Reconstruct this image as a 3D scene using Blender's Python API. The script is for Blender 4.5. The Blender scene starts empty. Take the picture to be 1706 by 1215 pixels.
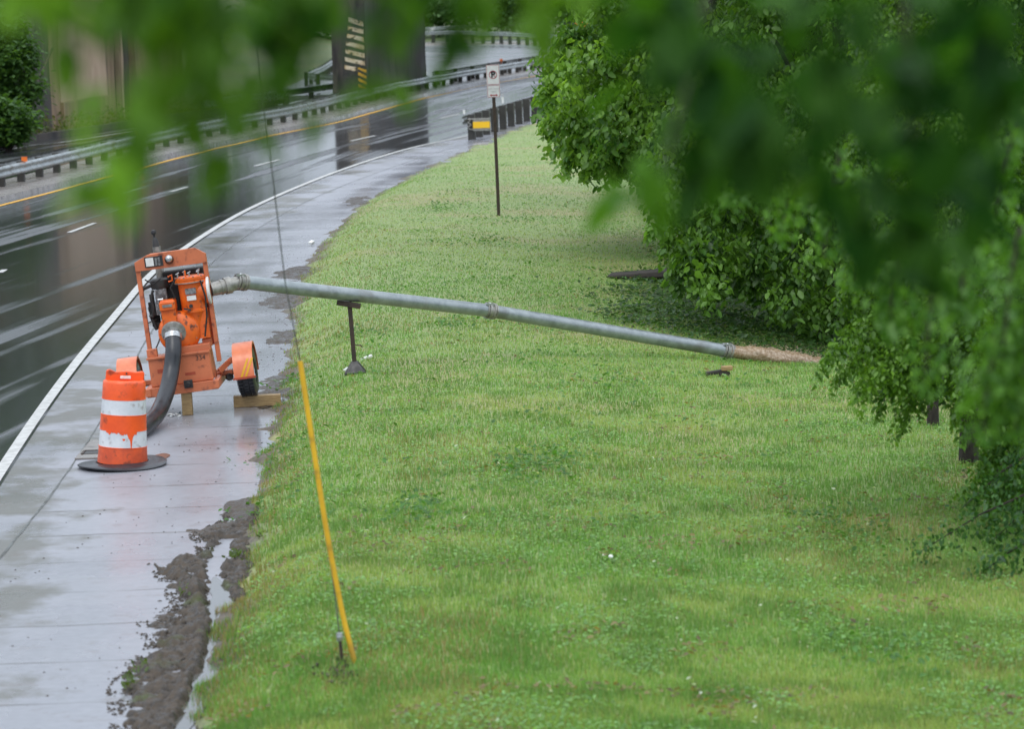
import bpy, math, random
import numpy as np
from mathutils import Vector, Matrix, Euler
random.seed(7); RNG = np.random.default_rng(7)
R = math.radians
scene = bpy.context.scene
col = scene.collection

# ------------------------------------------------------------------ camera
F, PW, PH, H = 5500.0, 1706.0, 1215.0, 5.35
PITCH, ROLL = math.atan(647.5 / F), R(2.0)
cd = bpy.data.cameras.new('camera'); cam = bpy.data.objects.new('camera', cd); col.objects.link(cam)
cd.sensor_width = 36; cd.lens = 36 * F / PW; cd.clip_end = 3000; cd.clip_start = .5
CM = Matrix.Rotation(math.pi / 2 - PITCH, 4, 'X') @ Matrix.Rotation(-ROLL, 4, 'Z')
cam.matrix_world = Matrix.Translation((0, 0, H)) @ CM
cd.dof.use_dof = True; cd.dof.focus_distance = 46; cd.dof.aperture_fstop = 2.8; cd.dof.aperture_blades = 9
scene.camera = cam

# ------------------------------------------------------------------ world: overcast sky
w = bpy.data.worlds.new('World'); scene.world = w; w.use_nodes = True
nt = w.node_tree; nt.nodes.clear()
N = nt.nodes.new; L = nt.links.new
SUN_EL, SUN_ROT = R(58), R(200)
out = N('ShaderNodeOutputWorld'); bg = N('ShaderNodeBackground'); bg.inputs[1].default_value = .1
sky = N('ShaderNodeTexSky'); sky.sky_type = 'NISHITA'; sky.sun_disc = False
sky.sun_elevation = SUN_EL; sky.sun_rotation = SUN_ROT; sky.dust_density = 4
geo = N('ShaderNodeNewGeometry'); sep = N('ShaderNodeSeparateXYZ'); L(geo.outputs['Incoming'], sep.inputs[0])
ab = N('ShaderNodeMath'); ab.operation = 'ABSOLUTE'; L(sep.outputs[2], ab.inputs[0])
rp = N('ShaderNodeValToRGB'); L(ab.outputs[0], rp.inputs[0])
rp.color_ramp.elements[0].position = 0; rp.color_ramp.elements[0].color = (.38, .42, .49, 1)
rp.color_ramp.elements[1].position = .8; rp.color_ramp.elements[1].color = (.86, .93, 1.02, 1)
e = rp.color_ramp.elements.new(.22); e.color = (.47, .53, .62, 1)
sc_ = N('ShaderNodeVectorMath'); sc_.operation = 'SCALE'; sc_.inputs[3].default_value = 15.5; L(rp.outputs[0], sc_.inputs[0])
mx = N('ShaderNodeMix'); mx.data_type = 'RGBA'; mx.inputs[0].default_value = .92
L(sky.outputs[0], mx.inputs[6]); L(sc_.outputs[0], mx.inputs[7]); L(mx.outputs[2], bg.inputs[0]); L(bg.outputs[0], out.inputs[0])
sd = bpy.data.lights.new('sun', 'SUN'); sd.energy = .7; sd.angle = R(25); sd.color = (1, .97, .92)
sun = bpy.data.objects.new('sun', sd); col.objects.link(sun)
sdir = Vector((math.sin(SUN_ROT) * math.cos(SUN_EL), math.cos(SUN_ROT) * math.cos(SUN_EL), math.sin(SUN_EL)))
sun.rotation_euler = sdir.to_track_quat('Z', 'Y').to_euler()
scene.view_settings.view_transform = 'Standard'; scene.view_settings.look = 'None'
scene.view_settings.exposure = .35; scene.view_settings.gamma = 1
scene.cycles.max_bounces = 8; scene.cycles.transparent_max_bounces = 16
scene.cycles.use_denoising = True

# ------------------------------------------------------------------ pixel -> world
RM = CM.to_3x3()
def ray(px, py):
    return RM @ Vector(((px - PW / 2) / F, (PH / 2 - py) / F, -1))
def G(px, py, z=0.0):
    d = ray(px, py); t = (z - H) / d.z
    return Vector((d.x * t, d.y * t, z))
def AT(px, py, D):
    d = ray(px, py); t = D / d.y
    return Vector((d.x * t, D, H + d.z * t))
def rays_np(px, py):
    v = np.stack([(px - PW / 2) / F, (PH / 2 - py) / F, -np.ones_like(px)], 1)
    return v @ np.array(RM).T

# ------------------------------------------------------------------ value noise
_tab = RNG.random((256, 256))
def vnoise(x, y, s=1.0, o=0):
    x = np.asarray(x) / s + 37.3 + o * 11.7; y = np.asarray(y) / s + 91.1 + o * 5.3
    xi = np.floor(x).astype(int); yi = np.floor(y).astype(int); fx = x - xi; fy = y - yi
    fx = fx * fx * (3 - 2 * fx); fy = fy * fy * (3 - 2 * fy)
    g = lambda a, b: _tab[a & 255, b & 255]
    return (g(xi, yi) * (1 - fx) + g(xi + 1, yi) * fx) * (1 - fy) + (g(xi, yi + 1) * (1 - fx) + g(xi + 1, yi + 1) * fx) * fy
def fnoise(x, y, s=1.0, o=0):
    return (vnoise(x, y, s, o) + .5 * vnoise(x, y, s / 2.1, o + 1) + .25 * vnoise(x, y, s / 4.3, o + 2) + .12 * vnoise(x, y, s / 9, o + 3)) / 1.87
def smooth(t):
    t = np.clip(t, 0, 1); return t * t * (3 - 2 * t)

# ------------------------------------------------------------------ road geometry (world polylines as X(D))
def poly_x(pts):
    w_ = [G(*p) for p in pts]
    D = np.array([p.y for p in w_]); X = np.array([p.x for p in w_]); o = np.argsort(D); D = D[o]; X = X[o]
    # smooth: resample and blur
    s0 = (X[1] - X[0]) / (D[1] - D[0]); s1 = (X[-1] - X[-2]) / (D[-1] - D[-2])
    d = np.arange(5, 230, .5)
    x = np.interp(d, D, X)
    x = np.where(d < D[0], X[0] + (d - D[0]) * s0, x); x = np.where(d > D[-1], X[-1] + (d - D[-1]) * s1, x)
    def blur(x, k):
        xx = np.pad(x, k, mode='reflect', reflect_type='odd'); c = np.ones(2 * k + 1) / (2 * k + 1)
        return np.convolve(xx, c, 'valid')
    x = blur(blur(x, 5), 5)
    return lambda q: np.interp(q, d, x)
Xe = poly_x([(0, 788), (60, 695), (130, 600), (210, 505), (250, 455), (330, 398), (400, 355), (480, 318), (560, 286), (640, 259), (700, 242), (785, 226), (885, 196)])
Xy = poly_x([(0, 343), (140, 307), (290, 265), (450, 226), (560, 205), (700, 165), (800, 143), (915, 122)])
Xb0 = poly_x([(310, 1215), (345, 1120), (395, 960), (412, 870), (440, 760), (465, 680), (482, 600), (492, 520), (508, 450), (545, 395), (600, 342), (680, 296), (760, 256), (830, 226), (895, 200)])
Xs = poly_x([(0, 930), (60, 860), (110, 795), (160, 715), (200, 650), (245, 560), (290, 500), (360, 430), (420, 385), (520, 330), (600, 298), (700, 262), (790, 236), (890, 205)])
Xb = Xb0
def Xw(D):
    a, b = G(0, 253), G(200, 222); s = (b.x - a.x) / (b.y - a.y)
    return np.where(np.asarray(D) < 118, np.minimum(a.x + (np.asarray(D) - a.y) * s, Xy(D) - 8.2), a.x + (np.asarray(D) - a.y) * s)
def hterr(x, y):
    x = np.asarray(x, float); y = np.asarray(y, float); d = x - Xb(y)
    rise = smooth((d + .15) / 1.2)
    h = .30 * rise * (1 - .8 * smooth((d - 2) / 4.5)) * smooth((100 - y) / 20)
    h = h + .05 * (fnoise(x, y, 2.2, 4) - .5) * rise
    h = h - .55 * np.exp(-((x - 5.6) / 2.6) ** 2 - ((y - 53) / 5.5) ** 2)
    h = h - .26 * np.exp(-((x - 4.3) / 1.5) ** 2 - ((y - 46.4) / 1.7) ** 2)
    return h
def G2(px, py):
    z = 0.
    for _ in range(12):
        p = G(px, py, z); z = float(hterr(p.x, p.y))
    return G(px, py, z)

# ------------------------------------------------------------------ materials
def mat(name, rgb=(.5, .5, .5), rough=.5, metal=0, **k):
    m = bpy.data.materials.new(name); m.use_nodes = True
    b = m.node_tree.nodes['Principled BSDF']
    b.inputs['Base Color'].default_value = (*rgb, 1); b.inputs['Roughness'].default_value = rough; b.inputs['Metallic'].default_value = metal
    for kk, v in k.items(): b.inputs[kk].default_value = v
    return m
def P(m): return m.node_tree.nodes['Principled BSDF']
def noise_mat(name, c1, c2, scale=5, rough=(.4, .6), metal=0, lo=.4, hi=.6, bump=0, stretch=(1, 1, 1), c3=None, s3=2, lo3=.6, hi3=.7, bscale=None, coord='Object'):
    m = mat(name, c1, rough[0], metal); t = m.node_tree; n = t.nodes.new; l = t.links.new; b = P(m)
    tc = n('ShaderNodeTexCoord'); mp = n('ShaderNodeMapping'); mp.inputs['Scale'].default_value = stretch; l(tc.outputs[coord], mp.inputs[0])
    nz = n('ShaderNodeTexNoise'); nz.inputs['Scale'].default_value = scale; nz.inputs['Detail'].default_value = 8; nz.inputs['Roughness'].default_value = .65; l(mp.outputs[0], nz.inputs[0])
    mr = n('ShaderNodeMapRange'); mr.inputs[1].default_value = lo; mr.inputs[2].default_value = hi; l(nz.outputs[0], mr.inputs[0])
    mix = n('ShaderNodeMix'); mix.data_type = 'RGBA'; mix.inputs[6].default_value = (*c1, 1); mix.inputs[7].default_value = (*c2, 1); l(mr.outputs[0], mix.inputs[0])
    res = mix.outputs[2]
    if c3:
        n3 = n('ShaderNodeTexNoise'); n3.inputs['Scale'].default_value = s3; n3.inputs['Detail'].default_value = 6; l(mp.outputs[0], n3.inputs[0])
        m3 = n('ShaderNodeMapRange'); m3.inputs[1].default_value = lo3; m3.inputs[2].default_value = hi3; l(n3.outputs[0], m3.inputs[0])
        x3 = n('ShaderNodeMix'); x3.data_type = 'RGBA'; x3.inputs[7].default_value = (*c3, 1); l(res, x3.inputs[6]); l(m3.outputs[0], x3.inputs[0]); res = x3.outputs[2]
    l(res, b.inputs['Base Color'])
    r = n('ShaderNodeMapRange'); r.inputs[3].default_value = rough[0]; r.inputs[4].default_value = rough[1]; r.inputs[1].default_value = lo; r.inputs[2].default_value = hi
    l(nz.outputs[0], r.inputs[0]); l(r.outputs[0], b.inputs['Roughness'])
    if bump:
        nb = n('ShaderNodeTexNoise'); nb.inputs['Scale'].default_value = bscale or scale * 4; nb.inputs['Detail'].default_value = 5; l(mp.outputs[0], nb.inputs[0])
        bp = n('ShaderNodeBump'); bp.inputs['Strength'].default_value = bump; bp.inputs['Distance'].default_value = .01; l(nb.outputs[0], bp.inputs['Height']); l(bp.outputs[0], b.inputs['Normal'])
    return m

M = {}
M['orange'] = noise_mat('orange_paint', (.60, .175, .075), (.50, .14, .06), 3, (.38, .5), c3=(.20, .06, .035), s3=9, lo3=.57, hi3=.72)
M['orange_hot'] = noise_mat('pump_orange_paint', (.80, .15, .015), (.66, .11, .012), 5, (.3, .45), c3=(.10, .035, .02), s3=12, lo3=.58, hi3=.70)
M['orange_pale'] = noise_mat('fender_paint', (.80, .24, .11), (.68, .18, .08), 4, (.3, .45), c3=(.6, .38, .1), s3=6, lo3=.62, hi3=.68)
M['redorange'] = noise_mat('red_primer', (.42, .07, .03), (.3, .05, .02), 6, (.4, .5))
M['black'] = noise_mat('black_metal', (.018, .018, .02), (.04, .038, .036), 12, (.35, .6))
M['soot'] = noise_mat('matt_black', (.010, .010, .011), (.022, .02, .02), 12, (.75, .9))
M['engine'] = noise_mat('engine_metal', (.10, .10, .10), (.30, .30, .30), 25, (.3, .5), .5)
M['steel'] = noise_mat('galvanised_steel', (.25, .28, .29), (.34, .375, .385), 7, (.32, .45), .5, bump=.25, c3=(.19, .19, .18), s3=2.5, lo3=.56, hi3=.72)
M['railsteel'] = noise_mat('rail_steel', (.34, .37, .37), (.24, .26, .25), 3, (.25, .4), .75, c3=(.16, .13, .1), s3=1.5, lo3=.6, hi3=.75)
M['raildark'] = noise_mat('rail_dark', (.13, .14, .13), (.07, .07, .06), 3, (.3, .5), .4)
M['silver'] = noise_mat('clamp_metal', (.55, .57, .58), (.35, .36, .36), 20, (.25, .4), .8)
M['dullfitting'] = noise_mat('fitting_metal', (.22, .21, .19), (.36, .35, .32), 14, (.35, .5), .5)
M['rubber'] = noise_mat('wet_rubber', (.016, .018, .023), (.03, .032, .038), 9, (.28, .42))
M['wood'] = noise_mat('wood', (.40, .27, .12), (.28, .18, .08), 10, (.5, .65), stretch=(1, 6, 6), bump=.3)
M['woodpost'] = noise_mat('post_wood', (.028, .027, .024), (.05, .047, .04), 6, (.5, .7), stretch=(4, 4, 1))
M['rust'] = noise_mat('rusty_steel', (.055, .032, .022), (.035, .025, .02), 20, (.5, .7))
M['white'] = noise_mat('white_plastic', (.78, .78, .76), (.65, .65, .62), 10, (.3, .5))
M['signface'] = noise_mat('sign_sheet', (.70, .69, .70), (.62, .61, .62), 20, (.35, .5))
M['signgrey'] = mat('sign_back', (.3, .3, .3), .4, .6)
M['signtext'] = mat('sign_print_black', (.03, .03, .035), .5)
M['signfade'] = mat('sign_print_faded', (.42, .40, .42), .5)
M['signred'] = mat('sign_print_red', (.33, .025, .05), .5)
M['yellow'] = noise_mat('yellow_plastic', (.72, .42, .015), (.60, .33, .012), 4, (.35, .5), c3=(.30, .19, .03), s3=6, lo3=.56, hi3=.75)
M['yellowref'] = mat('yellow_sheeting', (.90, .52, .02), .35)
M['delin'] = mat('orange_sheeting', (.85, .18, .02), .4)
M['drumorange'] = noise_mat('drum_orange', (.92, .115, .018), (.80, .09, .014), 4, (.3, .42), c3=(.30, .05, .02), s3=7, lo3=.58, hi3=.72)
M['drumdirty'] = noise_mat('drum_orange_dirty', (.78, .11, .03), (.60, .085, .03), 7, (.35, .5), c3=(.30, .06, .03), s3=11, lo3=.56, hi3=.66)
M['drumwhite'] = noise_mat('drum_white_band', (.72, .74, .76), (.60, .63, .66), 5, (.25, .4), c3=(.34, .30, .28), s3=9, lo3=.58, hi3=.74)
M['brownwater'] = noise_mat('muddy_water', (.25, .165, .09), (.46, .36, .26), 26, (.12, .3), lo=.42, hi=.66, bump=.4)
M['mud'] = noise_mat('wet_mud', (.028, .021, .015), (.080, .062, .046), 13, (.22, .75), bump=1.0, bscale=40, c3=(.06, .07, .025), s3=1.6, lo3=.62, hi3=.72)
P(M['mud']).inputs['Specular IOR Level'].default_value = .3
M['water'] = mat('puddle_water', (.10, .10, .09), .04)
M['rustwater'] = mat('rusty_puddle', (.22, .09, .05), .25)
M['stone'] = noise_mat('dark_slab', (.022, .018, .015), (.055, .045, .038), 9, (.7, .85), bump=.4)
M['concrete_wall'] = None

def glossy_road(name, c1, c2, r1, r2, streak, lo, hi, ncol=.8, blotch=.12):
    """wet carriageway: UV is metres across / along the road"""
    m = mat(name, c1, .3); t = m.node_tree; n = t.nodes.new; l = t.links.new; b = P(m)
    tc = n('ShaderNodeTexCoord')
    def nz(sc, scale, det=6):
        mp = n('ShaderNodeMapping'); mp.inputs['Scale'].default_value = sc; l(tc.outputs['UV'], mp.inputs[0])
        q = n('ShaderNodeTexNoise'); q.inputs['Scale'].default_value = scale; q.inputs['Detail'].default_value = det; l(mp.outputs[0], q.inputs[0]); return q.outputs[0]
    a = nz((streak, .035, 1), 1.0, 5); c = nz((1, 1, 1), blotch, 6)
    add = n('ShaderNodeMath'); add.operation = 'MULTIPLY_ADD'; add.inputs[1].default_value = .45; l(c, add.inputs[0]); l(a, add.inputs[2])
    mr = n('ShaderNodeMapRange'); mr.inputs[1].default_value = lo; mr.inputs[2].default_value = hi; mr.interpolation_type = 'SMOOTHSTEP'; l(add.outputs[0], mr.inputs[0])
    rr = n('ShaderNodeMapRange'); rr.inputs[3].default_value = r1; rr.inputs[4].default_value = r2; l(mr.outputs[0], rr.inputs[0]); l(rr.outputs[0], b.inputs['Roughness'])
    f = nz((1, 1, 1), 9, 8)
    mix = n('ShaderNodeMix'); mix.data_type = 'RGBA'; mix.inputs[6].default_value = (*c1, 1); mix.inputs[7].default_value = (*c2, 1)
    ml = n('ShaderNodeMath'); ml.operation = 'MULTIPLY_ADD'; ml.inputs[1].default_value = ncol; ml.inputs[2].default_value = -.2; l(f, ml.inputs[0])
    a2 = n('ShaderNodeMath'); a2.operation = 'ADD'; a2.use_clamp = True; l(ml.outputs[0], a2.inputs[0])
    m5 = n('ShaderNodeMath'); m5.operation = 'MULTIPLY'; m5.inputs[1].default_value = .7; l(mr.outputs[0], m5.inputs[0]); l(m5.outputs[0], a2.inputs[1]); l(a2.outputs[0], mix.inputs[0])
    l(mix.outputs[2], b.inputs['Base Color'])
    fb = nz((1, 1, 1), 55, 3); bp = n('ShaderNodeBump'); bp.inputs['Distance'].default_value = .004; l(fb, bp.inputs['Height'])
    bs = n('ShaderNodeMapRange'); bs.inputs[3].default_value = .03; bs.inputs[4].default_value = .45; l(mr.outputs[0], bs.inputs[0]); l(bs.outputs[0], bp.inputs['Strength']); l(bp.outputs[0], b.inputs['Normal'])
    return m, mix, tc
M['asphalt'], _, _ = glossy_road('wet_asphalt', (.018, .019, .020), (.07, .074, .08), .10, .38, 1.7, .725, .94)
M['asphalt_bend'], _, _ = glossy_road('wet_asphalt_bend', (.085, .09, .097), (.14, .145, .15), .24, .5, .10, .66, .95, blotch=.06)  # paler asphalt copy: sky reflection on the bend painted into the base
M['concrete'], cmix, ctc = glossy_road('wet_concrete', (.185, .188, .21), (.30, .305, .335), .14, .42, .35, .55, .9, blotch=.5)
def concrete_extras(m, mix, tc):
    t = m.node_tree; n = t.nodes.new; l = t.links.new; b = P(m)
    sp = n('ShaderNodeSeparateXYZ'); l(tc.outputs['UV'], sp.inputs[0])
    wob = n('ShaderNodeTexNoise'); wob.inputs['Scale'].default_value = 1.3; wob.inputs['Detail'].default_value = 4; l(tc.outputs['UV'], wob.inputs[0])
    # transverse joints every 1.55 m
    v = n('ShaderNodeMath'); v.operation = 'MULTIPLY_ADD'; v.inputs[1].default_value = .12; l(wob.outputs[0], v.inputs[0]); l(sp.outputs[1], v.inputs[2])
    fr = n('ShaderNodeMath'); fr.operation = 'PINGPONG'; fr.inputs[1].default_value = .775; l(v.outputs[0], fr.inputs[0])
    lt = n('ShaderNodeMapRange'); lt.inputs[1].default_value = .012; lt.inputs[2].default_value = .035; lt.inputs[3].default_value = .8; lt.inputs[4].default_value = 0; l(fr.outputs[0], lt.inputs[0])
    # patchy joints
    pj = n('ShaderNodeTexNoise'); pj.inputs['Scale'].default_value = .9; l(tc.outputs['UV'], pj.inputs[0])
    pr = n('ShaderNodeMapRange'); pr.inputs[1].default_value = .35; pr.inputs[2].default_value = .6; l(pj.outputs[0], pr.inputs[0])
    jm = n('ShaderNodeMath'); jm.operation = 'MULTIPLY'; l(lt.outputs[0], jm.inputs[0]); l(pr.outputs[0], jm.inputs[1])
    dk = n('ShaderNodeMix'); dk.data_type = 'RGBA'; dk.inputs[7].default_value = (.05, .045, .035, 1); l(mix.outputs[2], dk.inputs[6]); l(jm.outputs[0], dk.inputs[0])
    # olive patches stretched across the slab, strongest in the gutter (small u)
    mp = n('ShaderNodeMapping'); mp.inputs['Scale'].default_value = (.7, .55, 1); l(tc.outputs['UV'], mp.inputs[0])
    al = n('ShaderNodeTexNoise'); al.inputs['Scale'].default_value = 1.1; al.inputs['Detail'].default_value = 9; al.inputs['Roughness'].default_value = .6; l(mp.outputs[0], al.inputs[0])
    gu = n('ShaderNodeMapRange'); gu.inputs[1].default_value = .3; gu.inputs[2].default_value = 1.9; gu.inputs[3].default_value = .13; gu.inputs[4].default_value = -.05; l(sp.outputs[0], gu.inputs[0])
    ad = n('ShaderNodeMath'); l(al.outputs[0], ad.inputs[0]); l(gu.outputs[0], ad.inputs[1])
    am = n('ShaderNodeMapRange'); am.inputs[1].default_value = .575; am.inputs[2].default_value = .67; am.inputs[4].default_value = .7; l(ad.outputs[0], am.inputs[0])
    ag = n('ShaderNodeMix'); ag.data_type = 'RGBA'; ag.inputs[7].default_value = (.07, .062, .028, 1); l(dk.outputs[2], ag.inputs[6]); l(am.outputs[0], ag.inputs[0])
    # brown silt and crumbs
    si = n('ShaderNodeTexNoise'); si.inputs['Scale'].default_value = 2.3; si.inputs['Detail'].default_value = 10; si.inputs['Roughness'].default_value = .75; l(tc.outputs['UV'], si.inputs[0])
    sm = n('ShaderNodeMapRange'); sm.inputs[1].default_value = .55; sm.inputs[2].default_value = .72; sm.inputs[4].default_value = .7; l(si.outputs[0], sm.inputs[0])
    sg = n('ShaderNodeMix'); sg.data_type = 'RGBA'; sg.inputs[7].default_value = (.12, .09, .07, 1); l(ag.outputs[2], sg.inputs[6]); l(sm.outputs[0], sg.inputs[0])
    l(sg.outputs[2], b.inputs['Base Color'])
concrete_extras(M['concrete'], cmix, ctc)
M['linewhite'] = noise_mat('white_road_paint', (.54, .54, .52), (.40, .40, .38), 6, (.4, .6), c3=(.3, .3, .28), s3=5, lo3=.62, hi3=.75)
M['lineyellow'] = noise_mat('yellow_road_paint', (.80, .42, .02), (.66, .34, .02), 6, (.55, .7))
M['kerb'] = noise_mat('median_concrete', (.26, .235, .215), (.17, .15, .135), 2.5, (.2, .4), c3=(.07, .06, .05), s3=4, lo3=.6, hi3=.7)
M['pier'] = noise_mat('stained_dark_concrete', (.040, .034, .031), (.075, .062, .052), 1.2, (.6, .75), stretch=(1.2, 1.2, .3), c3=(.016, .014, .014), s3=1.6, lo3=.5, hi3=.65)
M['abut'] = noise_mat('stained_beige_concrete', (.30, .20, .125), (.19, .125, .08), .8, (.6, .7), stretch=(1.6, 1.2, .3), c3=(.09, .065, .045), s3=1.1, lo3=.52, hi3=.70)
M['abutclean'] = noise_mat('beige_concrete', (.46, .335, .235), (.35, .245, .165), .5, (.6, .7), stretch=(1.2, .8, .5), c3=(.30, .21, .14), s3=.8, lo3=.60, hi3=.75)
M['hazblack'] = noise_mat('hazard_black', (.02, .02, .02), (.05, .045, .04), 8, (.4, .6))
M['hazwhite'] = noise_mat('hazard_faded_white', (.72, .62, .46), (.55, .40, .2), 3, (.4, .6), c3=(.06, .05, .04), s3=6, lo3=.55, hi3=.62)
M['hazyellow'] = noise_mat('hazard_yellow', (.80, .46, .03), (.6, .33, .03), 5, (.4, .6))
M['bark'] = noise_mat('bark', (.020, .015, .012), (.045, .036, .028), 12, (.9, .95), stretch=(4, 4, .8), bump=.8)
M['soil'] = noise_mat('lawn_soil', (.060, .082, .020), (.085, .11, .03), 1.5, (.7, .85), c3=(.14, .115, .055), s3=1.1, lo3=.56, hi3=.66)
M['earth'] = noise_mat('far_ground', (.07, .11, .03), (.11, .12, .05), .15, (.8, .9))

def leaf_mat(name, trans=.45, rough=.45, scale=1.0):
    m = bpy.data.materials.new(name); m.use_nodes = True; t = m.node_tree; n = t.nodes.new; l = t.links.new; b = P(m)
    at = n('ShaderNodeAttribute'); at.attribute_name = 'tint'
    l(at.outputs['Color'], b.inputs['Base Color']); b.inputs['Roughness'].default_value = rough
    if trans > 0:
        tr = n('ShaderNodeBsdfTranslucent'); mc = n('ShaderNodeMix'); mc.data_type = 'RGBA'; mc.blend_type = 'MULTIPLY'; mc.inputs[0].default_value = 1
        mc.inputs[7].default_value = (1.5, 1.5, .5, 1); l(at.outputs['Color'], mc.inputs[6]); l(mc.outputs[2], tr.inputs[0])
        ms = n('ShaderNodeMixShader'); ms.inputs[0].default_value = trans; l(b.outputs[0], ms.inputs[1]); l(tr.outputs[0], ms.inputs[2])
        l(ms.outputs[0], t.nodes['Material Output'].inputs[0])
    return m
M['leafnear'] = leaf_mat('near_leaf', .5, .6); P(M['leafnear']).inputs['Specular IOR Level'].default_value = .15
M['leaf'] = leaf_mat('leaf'); M['blade'] = leaf_mat('grass_blade', .3, .5)

# ------------------------------------------------------------------ mesh helpers
class MB:
    def __init__(s): s.v = []; s.f = []; s.mi = []; s.uv = None
    def add(s, v, f, mi=0):
        o = len(s.v); s.v += [tuple(p) for p in v]; s.f += [tuple(i + o for i in q) for q in f]; s.mi += [mi] * len(f); return s
    def box(s, c, d, rot=None, mi=0):
        x, y, z = [k / 2 for k in d]
        vs = [Vector(p) for p in ((-x, -y, -z), (x, -y, -z), (x, y, -z), (-x, y, -z), (-x, -y, z), (x, -y, z), (x, y, z), (-x, y, z))]
        if rot is not None:
            m = Euler(rot).to_matrix() if not isinstance(rot, Matrix) else rot; vs = [m @ p for p in vs]
        c = Vector(c)
        return s.add([p + c for p in vs], [(0, 3, 2, 1), (4, 5, 6, 7), (0, 1, 5, 4), (1, 2, 6, 5), (2, 3, 7, 6), (3, 0, 4, 7)], mi)
    def bar(s, a, b, wd, th, up=(0, 0, 1), mi=0):
        a = Vector(a); b = Vector(b); d = b - a; z = d.normalized(); x = z.cross(Vector(up))
        if x.length < 1e-4: x = z.cross(Vector((0, 1, 0)))
        x.normalize(); y = z.cross(x)
        m = Matrix((x, y, z)).transposed()
        return s.box((a + b) / 2, (wd, th, d.length), m, mi)
    def tube(s, pts, r, n=16, cap=True, mi=0):
        pts = [Vector(p) for p in pts]; k = len(pts)
        rr = r if isinstance(r, (list, tuple)) else [r] * k
        vs = []; ref = None
        for i, p in enumerate(pts):
            t = (pts[min(i + 1, k - 1)] - pts[max(i - 1, 0)])
            if t.length < 1e-9: t = Vector((0, 0, 1))
            t.normalize()
            if ref is None: ref = t.orthogonal().normalized()
            ref = (ref - t * ref.dot(t)).normalized(); b2 = t.cross(ref)
            for j in range(n):
                a = 2 * math.pi * j / n; vs.append(p + (ref * math.cos(a) + b2 * math.sin(a)) * rr[i])
        fs = [(i * n + j, i * n + (j + 1) % n, (i + 1) * n + (j + 1) % n, (i + 1) * n + j) for i in range(k - 1) for j in range(n)]
        if cap: fs += [tuple(range(n))[::-1], tuple(range((k - 1) * n, k * n))]
        return s.add(vs, fs, mi)
    def lathe(s, prof, c=(0, 0, 0), axis=(0, 0, 1), n=32, mi=0, cap=False):
        ax = Vector(axis).normalized(); q = Vector((0, 0, 1)).rotation_difference(ax); c = Vector(c); vs = []
        for r, z in prof:
            for j in range(n):
                a = 2 * math.pi * j / n; vs.append(c + q @ Vector((r * math.cos(a), r * math.sin(a), z)))
        k = len(prof)
        fs = [(i * n + j, i * n + (j + 1) % n, (i + 1) * n + (j + 1) % n, (i + 1) * n + j) for i in range(k - 1) for j in range(n)]
        if cap: fs += [tuple(range(n))[::-1], tuple(range((k - 1) * n, k * n))]
        return s.add(vs, fs, mi)
    def prism(s, poly, y0, y1, mi=0):   # poly in local x,z, extruded along y
        k = len(poly); vs = [(x, y0, z) for x, z in poly] + [(x, y1, z) for x, z in poly]
        return s.add(vs, [tuple(range(k)), tuple(range(2 * k - 1, k - 1, -1))] + [(i, i + k, (i + 1) % k + k, (i + 1) % k) for i in range(k)], mi)
    def build(s, name, m, parent=None, smooth=0, bevel=0, loc=None, rot=None):
        me = bpy.data.meshes.new(name); me.from_pydata(s.v, [], s.f); me.update()
        ms = m if isinstance(m, (list, tuple)) else [m]
        for q in ms: me.materials.append(q)
        if len(ms) > 1: me.polygons.foreach_set('material_index', s.mi)
        o = bpy.data.objects.new(name, me); col.objects.link(o)
        import bmesh
        b = bmesh.new(); b.from_mesh(me); bmesh.ops.recalc_face_normals(b, faces=b.faces); b.to_mesh(me); b.free()
        if smooth:
            me.polygons.foreach_set('use_smooth', [True] * len(me.polygons)); me.set_sharp_from_angle(angle=R(smooth))
        if bevel:
            md = o.modifiers.new('bevel', 'BEVEL'); md.width = bevel; md.segments = 2; md.limit_method = 'ANGLE'; md.angle_limit = R(40)
        if parent: o.parent = parent
        if loc: o.location = loc
        if rot: o.rotation_euler = rot
        return o
def tag(o, label=None, cat=None, group=None, kind=None):
    if label: o['label'] = label
    if cat: o['category'] = cat
    if group: o['group'] = group
    if kind: o['kind'] = kind
    return o
def thing(name, loc, label, cat, rot=(0, 0, 0), group=None):
    o = bpy.data.objects.new(name, None); col.objects.link(o); o.location = loc; o.rotation_euler = rot; o.empty_display_size = .2
    return tag(o, label, cat, group)
def np_mesh(name, V, Fc, m, cols=None, parent=None, uv=None, smoothf=False):
    """V (n,3), Fc (k,c) constant-size faces, fast"""
    me = bpy.data.meshes.new(name); n = len(V); k, c = Fc.shape
    me.vertices.add(n); me.vertices.foreach_set('co', V.astype(np.float32).ravel())
    me.loops.add(k * c); me.loops.foreach_set('vertex_index', Fc.astype(np.int32).ravel())
    me.polygons.add(k); me.polygons.foreach_set('loop_start', (np.arange(k) * c).astype(np.int32)); me.polygons.foreach_set('loop_total', np.full(k, c, np.int32))
    me.update(calc_edges=True)
    if cols is not None:
        a = me.attributes.new('tint', 'FLOAT_COLOR', 'POINT'); cc = np.ones((n, 4), np.float32); cc[:, :3] = cols; a.data.foreach_set('color', cc.ravel())
    if uv is not None:
        u = me.uv_layers.new(name='UVMap'); u.data.foreach_set('uv', uv[Fc.ravel()].astype(np.float32).ravel())
    if smoothf: me.polygons.foreach_set('use_smooth', np.ones(k, bool))
    me.materials.append(m)
    o = bpy.data.objects.new(name, me); col.objects.link(o)
    if parent: o.parent = parent
    return o
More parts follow.
